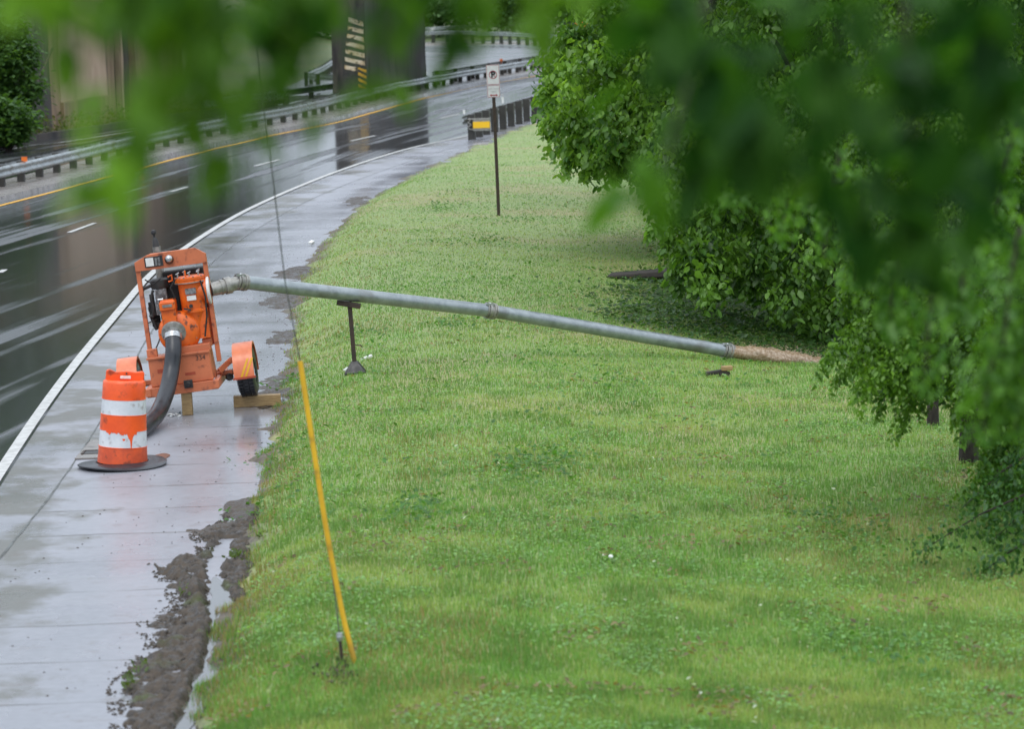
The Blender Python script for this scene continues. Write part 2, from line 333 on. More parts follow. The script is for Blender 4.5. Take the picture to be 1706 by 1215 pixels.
def sheet(name, xl, xr, D, ncols, m, z=0.0, uv0=None, label=None, zf=None):
    """strip between two X(D) curves"""
    D = np.asarray(D, float); l = np.asarray(xl(D), float) * np.ones_like(D); r = np.asarray(xr(D), float) * np.ones_like(D)
    t = np.linspace(0, 1, ncols + 1)
    X = l[:, None] * (1 - t) + r[:, None] * t; Y = np.repeat(D[:, None], ncols + 1, 1)
    Z = np.full_like(X, z) if zf is None else zf(X, Y)
    V = np.stack([X, Y, Z], -1).reshape(-1, 3); c = ncols + 1
    i = (np.arange(len(D) - 1)[:, None] * c + np.arange(ncols)).ravel()
    Fc = np.stack([i, i + 1, i + c + 1, i + c], 1)
    ref = uv0(D) if uv0 is not None else l
    dx = np.gradient(l, D); s = np.concatenate([[0], np.cumsum(np.hypot(np.diff(l), np.diff(D)))])
    U = (X - ref[:, None]) / np.sqrt(1 + dx[:, None] ** 2); Vv = np.repeat(s[:, None], c, 1)
    o = np_mesh(name, V, Fc, m, uv=np.stack([U.ravel(), Vv.ravel()], 1))
    return tag(o, kind='structure')

# ------------------------------------------------------------------ SETTING: ground, roads
# far ground sheet, lowered beneath the lawn
gx = np.concatenate([np.linspace(-900, -60, 12), np.arange(-56, 64, 3.), np.linspace(70, 900, 12)])
gy = np.concatenate([[-300, -80, -20], np.arange(0, 320, 4.), np.linspace(330, 1500, 14)])
X, Y = np.meshgrid(gx, gy)
under = (X > Xb(np.clip(Y, 5, 229)) + 3) & (X < 38) & (Y > 12) & (Y < 118)
bank = smooth((-(X - (np.interp(Y, [100, 300], [-20, -12]))) - 2) / 12) * 5 * smooth((Y - 60) / 60)
fhill = smooth((Y - 296) / 90) * 9 
Z = np.where(under, -1.5, -.03 + bank)
V = np.stack([X, Y, Z], -1).reshape(-1, 3); c = len(gx)
i = (np.arange(len(gy) - 1)[:, None] * c + np.arange(c - 1)).ravel()
tag(np_mesh('ground', V, np.stack([i, i + 1, i + c + 1, i + c], 1), M['earth'], smoothf=True), kind='structure')

DD = np.arange(6, 200, 1.)
XeR = lambda D: Xe(D) + .10
sheet('road', lambda D: Xy(D) - .5, XeR, DD, 12, M['asphalt'], 0.004)
# opposite carriageway: narrow strip, then the wide bend
Dopp = np.concatenate([np.arange(40, 200, 1.5), np.arange(200, 286, 2.)])
def opp_l(D):
    far = np.interp(D, [150, 165, 200, 235, 262, 285], [-14, -11.5, -11, -10.8, -10.2, -9.5])
    return np.where(D < 150, Xw(D) - 1.8, np.maximum(np.where(D < 160, Xw(D) - 1.8, -50), far))
def opp_r(D): return np.where(D < 186, Xy(np.minimum(D, 190)) - 1.4, np.interp(D, [186, 192, 240, 286], [Xy(186.) - 1.4, 6, 60, 60]))
sheet('opposite_road', opp_l, opp_r, Dopp[Dopp < 165], 20, M['asphalt'], 0.0)
sheet('road_bend', opp_l, opp_r, Dopp[Dopp >= 161], 20, M['asphalt_bend'], 0.002, uv0=lambda D: D * 0)
Dc = np.arange(6, 200, .5)
sheet('roadside_pavement', XeR, lambda D: np.where(D < 108, Xb(D) + .5, Xb(np.minimum(D, 120)) + 1.5 + (D - 108) * .12), Dc, 10, M['concrete'], 0.0)
# road markings
sheet('pavement_seam', lambda D: Xs(D) - .01, lambda D: Xs(D) + .012 + .04 * (fnoise(D, D * 0, .8, 5) - .5), np.arange(6, 120, .25), 1, M['raildark'], .004)
sheet('edge_line', lambda D: Xe(D) - .07, lambda D: Xe(D) + .07, np.arange(6, 190, .5), 2, M['linewhite'], .012)
sheet('yellow_line', lambda D: Xy(D) - .07, lambda D: Xy(D) + .07, np.arange(30, 198, .5), 1, M['lineyellow'], .012)
sheet('far_edge_line', lambda D: Xw(D) - .07, lambda D: Xw(D) + .07, np.arange(60, 150, 1), 1, M['linewhite'], .008)
k = 0
for (a, b_) in (((115, 388), (158, 372)), ((284, 320), (312, 312)), ((425, 277), (465, 266)), ((585, 235), (625, 226)), ((0, 455), (8, 450)), ((735, 197), (765, 190)), ((-140, 480), (-90, 460))):
    p, q = G(*a), G(*b_); d = (q - p).normalized(); s_ = Vector((d.y, -d.x, 0)) * .06
    mb = MB(); zz = Vector((0, 0, .012)); mb.add([p - s_ + zz, p + s_ + zz, q + s_ + zz, q - s_ + zz], [(0, 1, 2, 3)])
    tag(mb.build('lane_dash', M['linewhite']), kind='structure')
# far marks on the bend
for pts in (((704, 117), (712, 120), (709, 130), (703, 133), (703, 129), (707, 124), (704, 121)),):
    mb = MB(); mb.add([G(*p) + Vector((0, 0, .012)) for p in pts], [tuple(range(len(pts)))]); tag(mb.build('far_road_arrow', M['linewhite']), kind='structure')
for y0, y1 in ((97, 99), (88, 89.5)):
    mb = MB(); mb.add([G(708, y0 + .4) , G(740, y0 + 1.2), G(740, y0 + .8), G(708, y0)], [(0, 1, 2, 3)])
    for i_ in range(4): mb.v[i_] = (mb.v[i_][0], mb.v[i_][1], .012)
    tag(mb.build('far_lane_dash', M['linewhite']), kind='structure')
# median kerb: a raised strip between the carriageways
Dm = np.arange(40, 192, 1.)
lf, rf = Xy(Dm) - 2.6, Xy(Dm) - .42
mb = MB(); n_ = len(Dm); vs = []
for d_, a, b_ in zip(Dm, lf, rf): vs += [(a, d_, .0), (a + .03, d_, .13), (b_ - .04, d_, .13), (b_, d_, .0)]
mb.add(vs, [(i * 4 + j, i * 4 + j + 1, i * 4 + j + 5, i * 4 + j + 4) for i in range(n_ - 1) for j in range(3)] + [(0, 1, 2, 3), tuple(range(n_ * 4 - 4, n_ * 4))])
tag(mb.build('median_kerb', M['kerb'], smooth=30), kind='structure')
# far verge beyond the bend
mb = MB()
fp = [(-10.5, 240), (-9.8, 262), (-7.5, 271.5), (-3, 270), (2.5, 262), (12, 254), (30, 245)]
vs = []
for x, y in fp: vs += [(x, y - 3, .0), (x, y - 2.8, .14), (x, y + 4, .14), (x, y + 5, 0)]
mb.add(vs, [(i * 4 + j, i * 4 + j + 1, i * 4 + j + 5, i * 4 + j + 4) for i in range(len(fp) - 1) for j in range(3)])
tag(mb.build('far_kerb', M['kerb']), kind='structure')

# lawn terrain
Dl = np.concatenate([np.arange(14, 60, .12), np.arange(60, 130, .4)])
t = np.concatenate([np.linspace(0, .045, 16)[:-1], np.linspace(.045, .35, 60)[:-1], np.linspace(.35, 1, 30)])
xl_ = Xb(Dl) - .45
X = xl_[:, None] + t[None, :] * (42 - xl_[:, None]); Y = np.repeat(Dl[:, None], len(t), 1)
d_ = X - Xb(Y)
def lawn_z(X, Y):
    d = X - Xb(Y)
    e = smooth((d + .45) / .7)
    rag = (fnoise(X, Y, .55, 9) - .52) * .20 * (1 - smooth((d - .05) / .5))
    return hterr(X, Y) - .085 * (1 - e) + rag + .012
Z = lawn_z(X, Y)
V = np.stack([X, Y, Z], -1).reshape(-1, 3); c = len(t)
i = (np.arange(len(Dl) - 1)[:, None] * c + np.arange(c - 1)).ravel()
# soil colour: brown near the pavement edge, green away (dirt edge)
m = M['lawn'] = bpy.data.materials.new('lawn'); m.use_nodes = True
tt = m.node_tree; at = tt.nodes.new('ShaderNodeAttribute'); at.attribute_name = 'tint'; nzz = tt.nodes.new('ShaderNodeTexNoise'); nzz.inputs['Scale'].default_value = 22; nzz.inputs['Detail'].default_value = 8
tcc = tt.nodes.new('ShaderNodeTexCoord'); tt.links.new(tcc.outputs['Object'], nzz.inputs[0])
mm = tt.nodes.new('ShaderNodeMix'); mm.data_type = 'RGBA'; mm.blend_type = 'MULTIPLY'; mm.inputs[0].default_value = .8
cr = tt.nodes.new('ShaderNodeMapRange'); cr.inputs[1].default_value = .3; cr.inputs[2].default_value = .7; cr.inputs[3].default_value = .35; cr.inputs[4].default_value = 1.5; tt.links.new(nzz.outputs[0], cr.inputs[0])
tt.links.new(at.outputs['Color'], mm.inputs[6]); tt.links.new(cr.outputs[0], mm.inputs[7]); tt.links.new(mm.outputs[2], P(m).inputs['Base Color']); P(m).inputs['Roughness'].default_value = .65
dd = (X - Xb(Y)).ravel(); nn = fnoise(X.ravel(), Y.ravel(), .7, 3)
e = smooth((dd - .02 + (nn - .5) * .8) / .3)[:, None]
base = np.array([.10, .078, .056]); gr = np.array([.21, .28, .08])
dry = smooth((fnoise(X.ravel(), Y.ravel(), 1.6, 12) - .5) / .2)[:, None]
gcol = gr * (1 - .5 * dry) + np.array([.32, .26, .12]) * .5 * dry
cols = base * (1 - e) + gcol * e
xr_, yr_ = X.ravel(), Y.ravel(); ivy_shade = smooth((xr_ - (1.9 + 3.2 * np.abs((yr_ - 53) / 13) ** 1.7) - (fnoise(xr_, yr_, 1.2, 60) - .5) * 2.5 + .3) / 1.2)[:, None]
cols = cols * (1 - ivy_shade) + np.array([.06, .085, .03]) * ivy_shade  # ivy bed: dark soil tone with the shade under the trees painted in
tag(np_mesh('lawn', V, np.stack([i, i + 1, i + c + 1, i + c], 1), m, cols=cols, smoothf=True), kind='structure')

# ------------------------------------------------------------------ grass blades
def in_view(P3, mx=60):
    v = (P3 - np.array([0, 0, H])) @ np.array(RM)
    px = PW / 2 + F * v[:, 0] / -v[:, 2]; py = PH / 2 - F * v[:, 1] / -v[:, 2]
    return (px > -mx) & (px < PW + mx) & (py < PH + mx) & (py > -mx), px, py
def blades(name, n, hgt, wid, c_a, c_b, c_c, cond=None, pdist=None, lean=.5, label='', kind='stuff', edge=.0):
    D = RNG.uniform(21.5, 125, n * 3) if pdist is None else pdist(n * 3)
    left = Xb(D) - .1; right = .19 * D + 1.2
    x = left + (right - left) * RNG.random(len(D))
    dist = x - Xb(D) + (fnoise(x, D, .45, 9) - .5) * .9
    ok = dist > edge
    P3 = np.stack([x, D, lawn_z(x, D)], 1)
    if cond is not None: ok &= cond(x, D)
    P3 = P3[ok][:n]; dist = dist[ok][:n]; k = len(P3); x, y = P3[:, 0], P3[:, 1]
    pn = fnoise(x, y, 1.4, 20); pn2 = fnoise(x, y, .5, 24); pn3 = fnoise(x, y, 4.5, 28)
    h = hgt * (.5 + RNG.random(k)) * (.65 + .8 * pn2) * np.clip(36 / y, .5, 1); wdt = wid * (.7 + .6 * RNG.random(k)) * np.clip((y / 40), .8, 1.6)
    a = RNG.random(k) * 2 * np.pi; ln = lean * RNG.random(k); la = RNG.random(k) * 2 * np.pi
    sx, sy = np.cos(a) * wdt / 2, np.sin(a) * wdt / 2
    b0 = P3 + np.stack([-sx, -sy, np.full(k, -.01)], 1); b1 = P3 + np.stack([sx, sy, np.full(k, -.01)], 1)
    tip = P3 + np.stack([np.cos(la) * ln * h, np.sin(la) * ln * h, h], 1)
    V = np.stack([b0, b1, tip], 1).reshape(-1, 3)
    t1 = smooth((pn * .5 + pn3 * .5 - .44 + RNG.normal(0, .07, k)) / .16)[:, None]; t2 = smooth((pn2 + RNG.normal(0, .08, k) - .46) / .16)[:, None]
    C = np.array(c_a) * (1 - t1) + np.array(c_b) * t1; C = C * (1 - .75 * t2) + np.array(c_c) * .75 * t2
    C = C * (.75 + .5 * RNG.random((k, 1)))
    worn = smooth((fnoise(x, y, 1.9, 33) - .56) / .14)
    dry = (RNG.random(k) < .05 + .28 * (dist < .4) + .30 * worn)[:, None]; C = np.where(dry, np.array([.34, .27, .12]) * (.6 + .5 * RNG.random((k, 1))), C)
    return tag(np_mesh(name, V, np.arange(k * 3).reshape(k, 3), M['blade'], cols=np.repeat(C, 3, 0)), label, None, None, kind)
def pd(n): # density falling with distance
    u = RNG.random(n); return 1 / (1 / 21.5 - u * (1 / 21.5 - 1 / 126.))
blades('grass', 620000, .050, .011, (.165, .335, .07), (.33, .415, .125), (.11, .235, .055), pdist=pd)
# broad-leaved weeds: darker tufts
weeds = [(820, 405), (900, 770), (880, 780), (930, 768), (700, 860), (850, 790), (690, 850), (1020, 640), (480, 640), (470, 760), (440, 850), (760, 540), (1380, 870), (1440, 900), (730, 350), (1480, 1100), (1200, 430), (600, 560)]
wc = [G2(*p) for p in weeds]
pts = np.concatenate([np.stack([q.x + RNG.normal(0, .24, 110), q.y + RNG.normal(0, .6, 110)], 1) for q in wc] + [np.stack([RNG.uniform(0, 1, 15000) * 9 - 2, RNG.uniform(30, 80, 15000)], 1)])
nb = len(wc) * 110
keep = np.concatenate([np.ones(nb, bool), (fnoise(pts[nb:, 0], pts[nb:, 1], .8, 40) > .60) & (pts[nb:, 0] > Xb(pts[nb:, 1]) + .2)])
pts = pts[keep]

LEAF_T = np.array([[0, 0, 0], [-.28, .35, .06], [-.20, .75, .02], [0, 1, -.08], [.20, .75, .02], [.28, .35, .06]])
LEAF_F = np.array([[0, 5, 4, 3], [0, 3, 2, 1]])
def leaves(Cn, size, cols, axis=None, droop=.35, flat=.6):
    """leaf quads pairs at centres Cn"""
    k = len(Cn)
    th = RNG.random(k) * 2 * np.pi
    ax = np.stack([np.cos(th), np.sin(th), -droop + RNG.normal(0, .35, k)], 1) if axis is None else axis + RNG.normal(0, .35, (k, 3))
    ax /= np.linalg.norm(ax, axis=1)[:, None]
    nr = np.stack([RNG.normal(0, 1 - flat, k), RNG.normal(0, 1 - flat, k), np.ones(k)], 1)
    nr -= ax * (nr * ax).sum(1)[:, None]; nr /= np.linalg.norm(nr, axis=1)[:, None] + 1e-9
    sd_ = np.cross(ax, nr)
    s = size * (.65 + .7 * RNG.random(k))
    T = LEAF_T
    V = Cn[:, None, :] + (sd_[:, None, :] * T[None, :, 0, None] + ax[:, None, :] * T[None, :, 1, None] + nr[:, None, :] * T[None, :, 2, None]) * s[:, None, None]
    Fc = (LEAF_F[None] + (np.arange(k) * 6)[:, None, None]).reshape(-1, 4)
    return V.reshape(-1, 3), Fc, np.repeat(cols, 6, 0)
pz = lawn_z(pts[:, 0], pts[:, 1]) + .01 + .05 * RNG.random(len(pts))
V, Fc, C = leaves(np.stack([pts[:, 0], pts[:, 1], pz], 1), .06, np.array([.075, .19, .04]) * (.7 + .6 * RNG.random((len(pts), 1))), droop=-.3)
tag(np_mesh('broadleaf_weeds', V, Fc, M['leaf'], cols=C), kind='stuff')
# clover leaves: pale bluish mats in patches
k = 150000; u = pd(k); x = Xb(u) + .2 + RNG.random(k) * (.19 * u + 1.2 - Xb(u)); ok = fnoise(x, u, .9, 47) + .4 * (fnoise(x, u, .25, 49) - .5) > .50; x, u = x[ok], u[ok]
V, Fc, C = leaves(np.stack([x, u, lawn_z(x, u) + .025 + .03 * RNG.random(len(x))], 1), .034, np.array([.21, .38, .13]) * (.6 + .7 * RNG.random((len(x), 1))), droop=0)
tag(np_mesh('clover', V, Fc, M['leaf'], cols=C), kind='stuff')
# bare spots and thatch: tan dead blades lying flat
k = 30000; u = pd(k); x = Xb(u) + .2 + RNG.random(k) * (.19 * u + 1.2 - Xb(u)); ok = fnoise(x, u, .7, 57) > .64; x, u = x[ok], u[ok]
V, Fc, C = leaves(np.stack([x, u, lawn_z(x, u) + .03 + .03 * RNG.random(len(x))], 1), .05, np.array([.26, .20, .10]) * (.4 + .8 * RNG.random((len(x), 1))), droop=0)
tag(np_mesh('dead_grass', V, Fc, M['leaf'], cols=C), kind='stuff')
# clover flowers: pale specks
k = 550; u = pd(k); x = Xb(u) + .3 + RNG.random(k) * (.17 * u + 1 - Xb(u)); ok = fnoise(x, u, 1.5, 50) > .50; x, u = x[ok], u[ok]
V, Fc, C = leaves(np.stack([x, u, lawn_z(x, u) + .05 + .02 * RNG.random(len(x))], 1), .035, np.array([.55, .6, .5]) * np.ones((len(x), 1)), droop=0)
tag(np_mesh('clover_flowers', V, Fc, M['leaf'], cols=C), kind='stuff')
# ivy ground cover under the trees, darker and glossy
k = 130000; D_ = RNG.uniform(33, 84, k); x = RNG.uniform(-1.5, 15, k)
cx = 1.9 + 3.2 * np.abs((D_ - 53) / 13) ** 1.7
ok = (x > cx + (fnoise(x, D_, 1.2, 60) - .5) * 2.5 + RNG.normal(0, .4, k)) & ~((D_ < 46.6) & (x < 5.6)); x, D_ = x[ok], D_[ok]
V, Fc, C = leaves(np.stack([x, D_, lawn_z(x, D_) + .03 + .07 * RNG.random(len(x))], 1), .085, np.array([.05, .12, .03]) * (.5 + .7 * RNG.random((len(x), 1))), droop=-.1)
tag(np_mesh('ivy', V, Fc, M['leaf'], cols=C), kind='stuff')

# ------------------------------------------------------------------ mud with tyre rut and puddle
def xd(pts):
    w_ = [G(*p) for p in pts]; w_.sort(key=lambda p: p.y); D = [p.y for p in w_]; X = [p.x for p in w_]
    return lambda q: np.interp(q, D, X)
mud_l = xd([(385, 868), (330, 890), (345, 925), (262, 940), (290, 985), (300, 1010), (245, 1035), (262, 1075), (225, 1110), (198, 1150), (205, 1230), (180, 1330)])
rut = xd([(250, 945), (290, 958), (325, 985), (338, 1040), (328, 1110), (300, 1180), (270, 1260)])
pud = xd([(352, 960), (368, 985), (366, 1040), (352, 1100), (330, 1160), (295, 1240)])
y0_, y1_ = G(300, 1300).y, G(370, 866).y
xs = np.arange(-4.2, -1.2, .014); ys = np.arange(y0_, y1_, .024)
X, Y = np.meshgrid(xs, ys)
ins = np.minimum((X - mud_l(Y)) / .16, (Xb(Y) + .18 - X) / .16); ins = np.minimum(ins, (y1_ - Y) / .3)
nz1 = fnoise(X, Y, .22, 70); nz2 = vnoise(X, Y, .06, 75)
Z = -.040 + .052 * np.clip(ins, -1, 1) + .15 * (nz1 - .5) + .05 * (nz2 - .5) + .03 * (vnoise(X, Y, .028, 76) - .5)
Z = Z - .10 * np.exp(-((X - pud(Y) - (fnoise(Y, Y * 0 + 2., .5, 8) - .5) * .12) / (.05 + .05 * vnoise(Y, Y * 0, .6, 3))) ** 2) * smooth((y1_ - 1.0 - Y) / .5)
Z = Z + .05 * np.exp(-((X - rut(Y)) / .06) ** 2) * (ins > -.2) - .05 * np.exp(-((X - rut(Y) - .14) / .05) ** 2) * (ins > -.2)
V = np.stack([X, Y, Z + .02], -1).reshape(-1, 3); c = len(xs)
i = (np.arange(len(ys) - 1)[:, None] * c + np.arange(c - 1)).ravel()
Fc = np.stack([i, i + 1, i + c + 1, i + c], 1)
Fc = Fc[V[Fc][:, :, 2].max(1) > -.01]
tag(np_mesh('mud', V, Fc, M['mud'], smoothf=True), kind='stuff')
k = 9000; yy = RNG.uniform(y0_, y1_ + .6, k); xx = mud_l(yy) - .10 + RNG.random(k) * (Xb(yy) + .2 - mud_l(yy)); ok = (fnoise(xx, yy, .3, 77) > .45) & (np.abs(xx - pud(yy)) > .1); xx, yy = xx[ok], yy[ok]; mb = MB()
for a, b_ in zip(xx, yy):
    s = random.uniform(.004, .02) * random.uniform(.5, 1.2); z_ = random.uniform(-.005, .035) if mud_l(b_) + .05 < a else 0
    mb.add([(a - s, b_ + s * .3, z_), (a + s * .2, b_ - s, z_), (a + s, b_, z_), (a, b_ + s * 1.4, z_), (a + s * .3, b_, z_ + s * random.uniform(.6, 1.3))], [(0, 1, 4), (1, 2, 4), (2, 3, 4), (3, 0, 4)])
tag(mb.build('mud_clods', M['mud']), kind='stuff')
ys = np.arange(G(300, 1240).y, G(360, 962).y, .1); vs = []
for y in ys: tw = min(1, (y - ys[0] + .05) / 1.2, (ys[-1] + .02 - y) / 1.5) ** .5; wg = float(fnoise(y, 2., .5, 8) - .5) * .12; vs += [(float(pud(y)) - .12 * tw + wg, y, .0085), (float(pud(y)) + .11 * tw + wg, y, .0085)]
mb = MB(); mb.add(vs, [(2 * i, 2 * i + 1, 2 * i + 3, 2 * i + 2) for i in range(len(ys) - 1)]); tag(mb.build('puddle', M['water']), kind='stuff')
# green tufts left growing in the mud
tp_ = [(305, 995, 14), (215, 1148, 40), (236, 1122, 16), (395, 935, 60), (440, 905, 60)]
pp_ = np.concatenate([np.stack([G(a, b_).x + RNG.normal(0, .035, n_), G(a, b_).y + RNG.normal(0, .12, n_), .02 + .06 * RNG.random(n_)], 1) for a, b_, n_ in tp_])
V, Fc, C = leaves(pp_, .045, np.array([.085, .13, .035]) * (.6 + .7 * RNG.random((len(pp_), 1))), droop=-1.2)
tag(np_mesh('grass_tufts', V, Fc, M['leaf'], cols=C), kind='stuff')
# scattered mud crumbs and debris on the pavement
k = 1500; D_ = RNG.uniform(23, 66, k); u_ = RNG.random(k) ** 2
x = Xb(D_) + .05 - u_ * 2.6; ok = fnoise(x, D_, .9, 80) + .25 * (1 - u_) > .60
x, D_ = x[ok], D_[ok]; mb = MB()
for a, b_ in zip(x, D_):
    s = random.uniform(.004, .016)
    mb.add([(a - s, b_, 0), (a, b_ - s, 0), (a + s, b_, 0), (a, b_ + s * 1.4, 0), (a + s * .3, b_, s * .7)], [(0, 1, 4), (1, 2, 4), (2, 3, 4), (3, 0, 4)])
tag(mb.build('mud_crumbs', M['mud']), kind='stuff')
# dirt drifts where the bank spills on to the pavement
def drift(px, py, rx, ry, sd, hh=.05):
    c0 = G(px, py); xs = np.linspace(-rx, rx, 50); ys = np.linspace(-ry, ry, 50); X, Y = np.meshgrid(xs, ys)
    e = 1 - np.sqrt((X / rx) ** 2 + (Y / ry) ** 2); Z = hh * (np.clip(e, -.3, 1) - .25) + .09 * (fnoise(X + sd, Y + sd, .3, sd) - .5)
    V = np.stack([X + c0.x, Y + c0.y, Z], -1).reshape(-1, 3); i = (np.arange(49)[:, None] * 50 + np.arange(49)).ravel(); Fc = np.stack([i, i + 1, i + 51, i + 50], 1)
    Fc = Fc[(V[Fc][:, :, 2].max(1) > -.01) & (e.reshape(-1)[Fc].min(1) > .02)]
    tag(np_mesh('dirt', V, Fc, M['mud'], smoothf=True), kind='stuff')
drift(500, 455, .55, 2.2, 3, .10); drift(480, 500, .5, 2.0, 5, .06); drift(375, 882, .40, .8, 8, .05); drift(598, 335, .4, 2.0, 11, .05); drift(405, 850, .25, .8, 13, .05)
drift(478, 560, .3, 2.0, 17, .05); drift(455, 650, .3, 2.0, 19, .04); drift(482, 656, .35, .8, 21, .07)
# rusty puddle by the drum
c0 = G(268, 763); mb = MB(); mb.add([(c0.x + math.cos(a) * .085 * (1 + .25 * math.sin(3 * a)), c0.y + math.sin(a) * .34, .005) for a in [i * .3 for i in range(21)]], [tuple(range(21))])
tag(mb.build('rusty_water', M['rustwater']), kind='stuff')

# ------------------------------------------------------------------ guardrails
PROF = [(0, .0), (.02, .012), (.075, .05), (.075, .085), (.02, .125), (.012, .155), (.02, .185), (.075, .225), (.075, .26), (.02, .298), (0, .31)]
def rail(name, pts, label, side=1, top=.66, posts=2.0, mats=('railsteel', 'woodpost'), group='guardrails along the roads', post_from=0, post_to=1e9, pz=0, pw=(.15, .2), delin=()):
    P_ = [Vector(p) for p in pts]; base = P_[0].copy()
    root = thing(name, base, label, 'guardrail', group=group)
    seg = [0]; 
    for a, b_ in zip(P_, P_[1:]): seg.append(seg[-1] + (b_ - a).length)
    mb = MB(); k = len(PROF); vs = []
    for i, p in enumerate(P_):
        d = (P_[min(i + 1, len(P_) - 1)] - P_[max(i - 1, 0)]).normalized(); nrm = Vector((d.y, -d.x, 0)) * side
        for th in (0, -.006):
            for o, z in PROF: q = p - base + nrm * (o + th); vs.append((q.x, q.y, q.z + z + top - .31))
    K = 2 * k; fs = []
    for i in range(len(P_) - 1):
        for j in range(K):
            j2 = (j + 1) % K if j not in (k - 1, K - 1) else None
            if j2 is None: continue
            fs.append((i * K + j, i * K + j2, (i + 1) * K + j2, (i + 1) * K + j))
        for a, b_ in ((0, k), (k - 1, K - 1)): fs.append((i * K + a, i * K + b_, (i + 1) * K + b_, (i + 1) * K + a))
    mb.add(vs, fs); mb.build('beam', M[mats[0]], root, smooth=60)
    if posts:
        proto = None; s = post_from + .3
        while s < min(seg[-1], post_to):
            i = max(j for j in range(len(seg)) if seg[j] <= s); i = min(i, len(P_) - 2)
            p = P_[i].lerp(P_[i + 1], (s - seg[i]) / (seg[i + 1] - seg[i])); d = (P_[i + 1] - P_[i]).normalized(); nrm = Vector((d.y, -d.x, 0)) * side
            q = p - base - nrm * (.03 + pw[1] / 2); an = math.atan2(d.y, d.x)
            if proto is None:
                b = MB(); b.box((0, 0, (top + .02) / 2 + pz / 2), (pw[0], pw[1], top + .02 - pz)); proto = b.build('post', M[mats[1]], root, bevel=.008); o = proto
            else: o = proto.copy(); col.objects.link(o); o.parent = root
            o.location = (q.x, q.y, q.z); o.rotation_euler = (random.uniform(-.02, .02), random.uniform(-.02, .02), an); s += posts
    for s, mt, hh in delin:
        i = max(j for j in range(len(seg)) if seg[j] <= s); p = P_[i].lerp(P_[i + 1], (s - seg[i]) / (seg[i + 1] - seg[i])) - base
        b = MB(); b.box((p.x, p.y, top + hh / 2), (.16, .03, hh)); b.box((p.x, p.y + .03, top - .05), (.05, .03, .2)); b.build('delineator', M[mt], root)
    return root
DA = np.arange(64, 190, 2.)
ptsA = [(float(Xy(d)) - 1.62, d, .13) for d in DA]
def arc_at(px, off=-1.62):
    best = min(DA, key=lambda d: abs((PW / 2 + F * (float(Xy(d)) + off) / d * 1.0) - px)); return float(sum(math.hypot(2., float(Xy(b_) - Xy(b_ - 2))) for b_ in DA if b_ <= best and b_ > 64))
rail('guardrail', ptsA, 'long steel median guardrail with short dark posts beside the yellow line', 1, .56, 2.0, ('railsteel', 'woodpost'), 'guardrails along the roads', delin=[(arc_at(64), 'delin', .13), (arc_at(240), 'delin', .13), (arc_at(396), 'white', .28)])
ptsB = [(float(Xy(d)) - 2.12, d, .13) for d in DA if d < 142] 
rail('guardrail', ptsB, 'dark back to back guardrail behind the left stretch of the median rail', -1, .60, 0, ('raildark', 'woodpost'))
ptsB2 = [(float(Xy(d)) - 2.35, d, .13) for d in np.arange(164, 191, 2.)]
rail('guardrail', ptsB2, 'dark guardrail seen just over the median rail beyond the bridge pier', -1, .66, 4.0, ('raildark', 'woodpost'), delin=[(16, 'delin', .12)])
ptsD = [(float(Xw(d)) - .9, d, 0) for d in np.arange(136, 163, 3.)] + [(-10.1, 172, 0), (-10.0, 185, 0), (-10.2, 205, 0), (-10.3, 230, 0), (-10.0, 250, 0)]
rail('guardrail', ptsD, 'pale guardrail on the far side of the opposite road left of the pier', 1, .72, 3.8, ('railsteel', 'woodpost'))
def sm(pts, n=6):
    out_ = []
    P_ = [Vector(p) for p in pts]; P_ = [2 * P_[0] - P_[1]] + P_ + [2 * P_[-1] - P_[-2]]
    for i in range(1, len(P_) - 2):
        for j in range(n):
            t = j / n; a, b_, c_, d = P_[i - 1:i + 3]
            out_.append(.5 * ((2 * b_) + (c_ - a) * t + (2 * a - 5 * b_ + 4 * c_ - d) * t * t + (3 * b_ - a - 3 * c_ + d) * t ** 3))
    return out_ + [P_[-2]]
pC = [G(690, 74), G(740, 74), G(800, 75), G(850, 77), G(890, 79), G(915, 81.5), G(935, 85), G(950, 92)]
pC = [Vector((p.x, p.y, .14)) for p in pC]
rail('guardrail', sm(pC), 'far curving guardrail with many small posts round the bend', 1, .95, 2.6, ('railsteel', 'woodpost'), pw=(.25, .25))
pC2 = [G(680, 66), G(730, 65), G(790, 61), G(850, 58), G(910, 56), G(960, 55)]
rail('guardrail', sm([Vector((p.x, p.y, .1)) for p in pC2]), 'farthest guardrail in front of the background trees', 1, 1.0, 4.0, ('railsteel', 'woodpost'), pw=(.2, .2))
# near right-hand guardrail seen from behind, wood posts, flared terminal
a, b_ = G(789, 232), G(888, 199); d = (b_ - a); u = d.normalized()
ptsT = [a - u * .2, a + u * 1, a + u * 3, a + u * 6, a + u * 10, a + d, a + d + u * 6 + Vector((.25, 0, 0)), a + d + u * 14 + Vector((1.2, 0, 0)), a + d + u * 30 + Vector((5, 0, 0))]
ptsT = [p + Vector((-.25, 0, 0)) for p in ptsT]
rt = rail('guardrail', ptsT, 'roadside guardrail with thick dark wood posts and a yellow end marker', -1, .80, 0, ('raildark', 'woodpost'))
nrm = Vector((u.y, -u.x, 0)); an = math.atan2(u.y, u.x); proto = None
for s in (0.1, 1.6, 3.2, 5.0, 6.9, 8.8, 10.7, 12.6, 14.5, 16.4, 18.3, 20.2, 22.1, 24):
    q = u * s + nrm * .22
    if s > 14: q = q + Vector(((s - 14) * .05, 0, 0))
    if proto is None: b = MB(); b.box((0, 0, .42), (.22, .24, .84)); o = proto = b.build('post', M['woodpost'], rt, bevel=.01)
    else: o = proto.copy(); col.objects.link(o); o.parent = rt
    o.location = q; o.rotation_euler = (0, 0, an + random.uniform(-.05, .05))
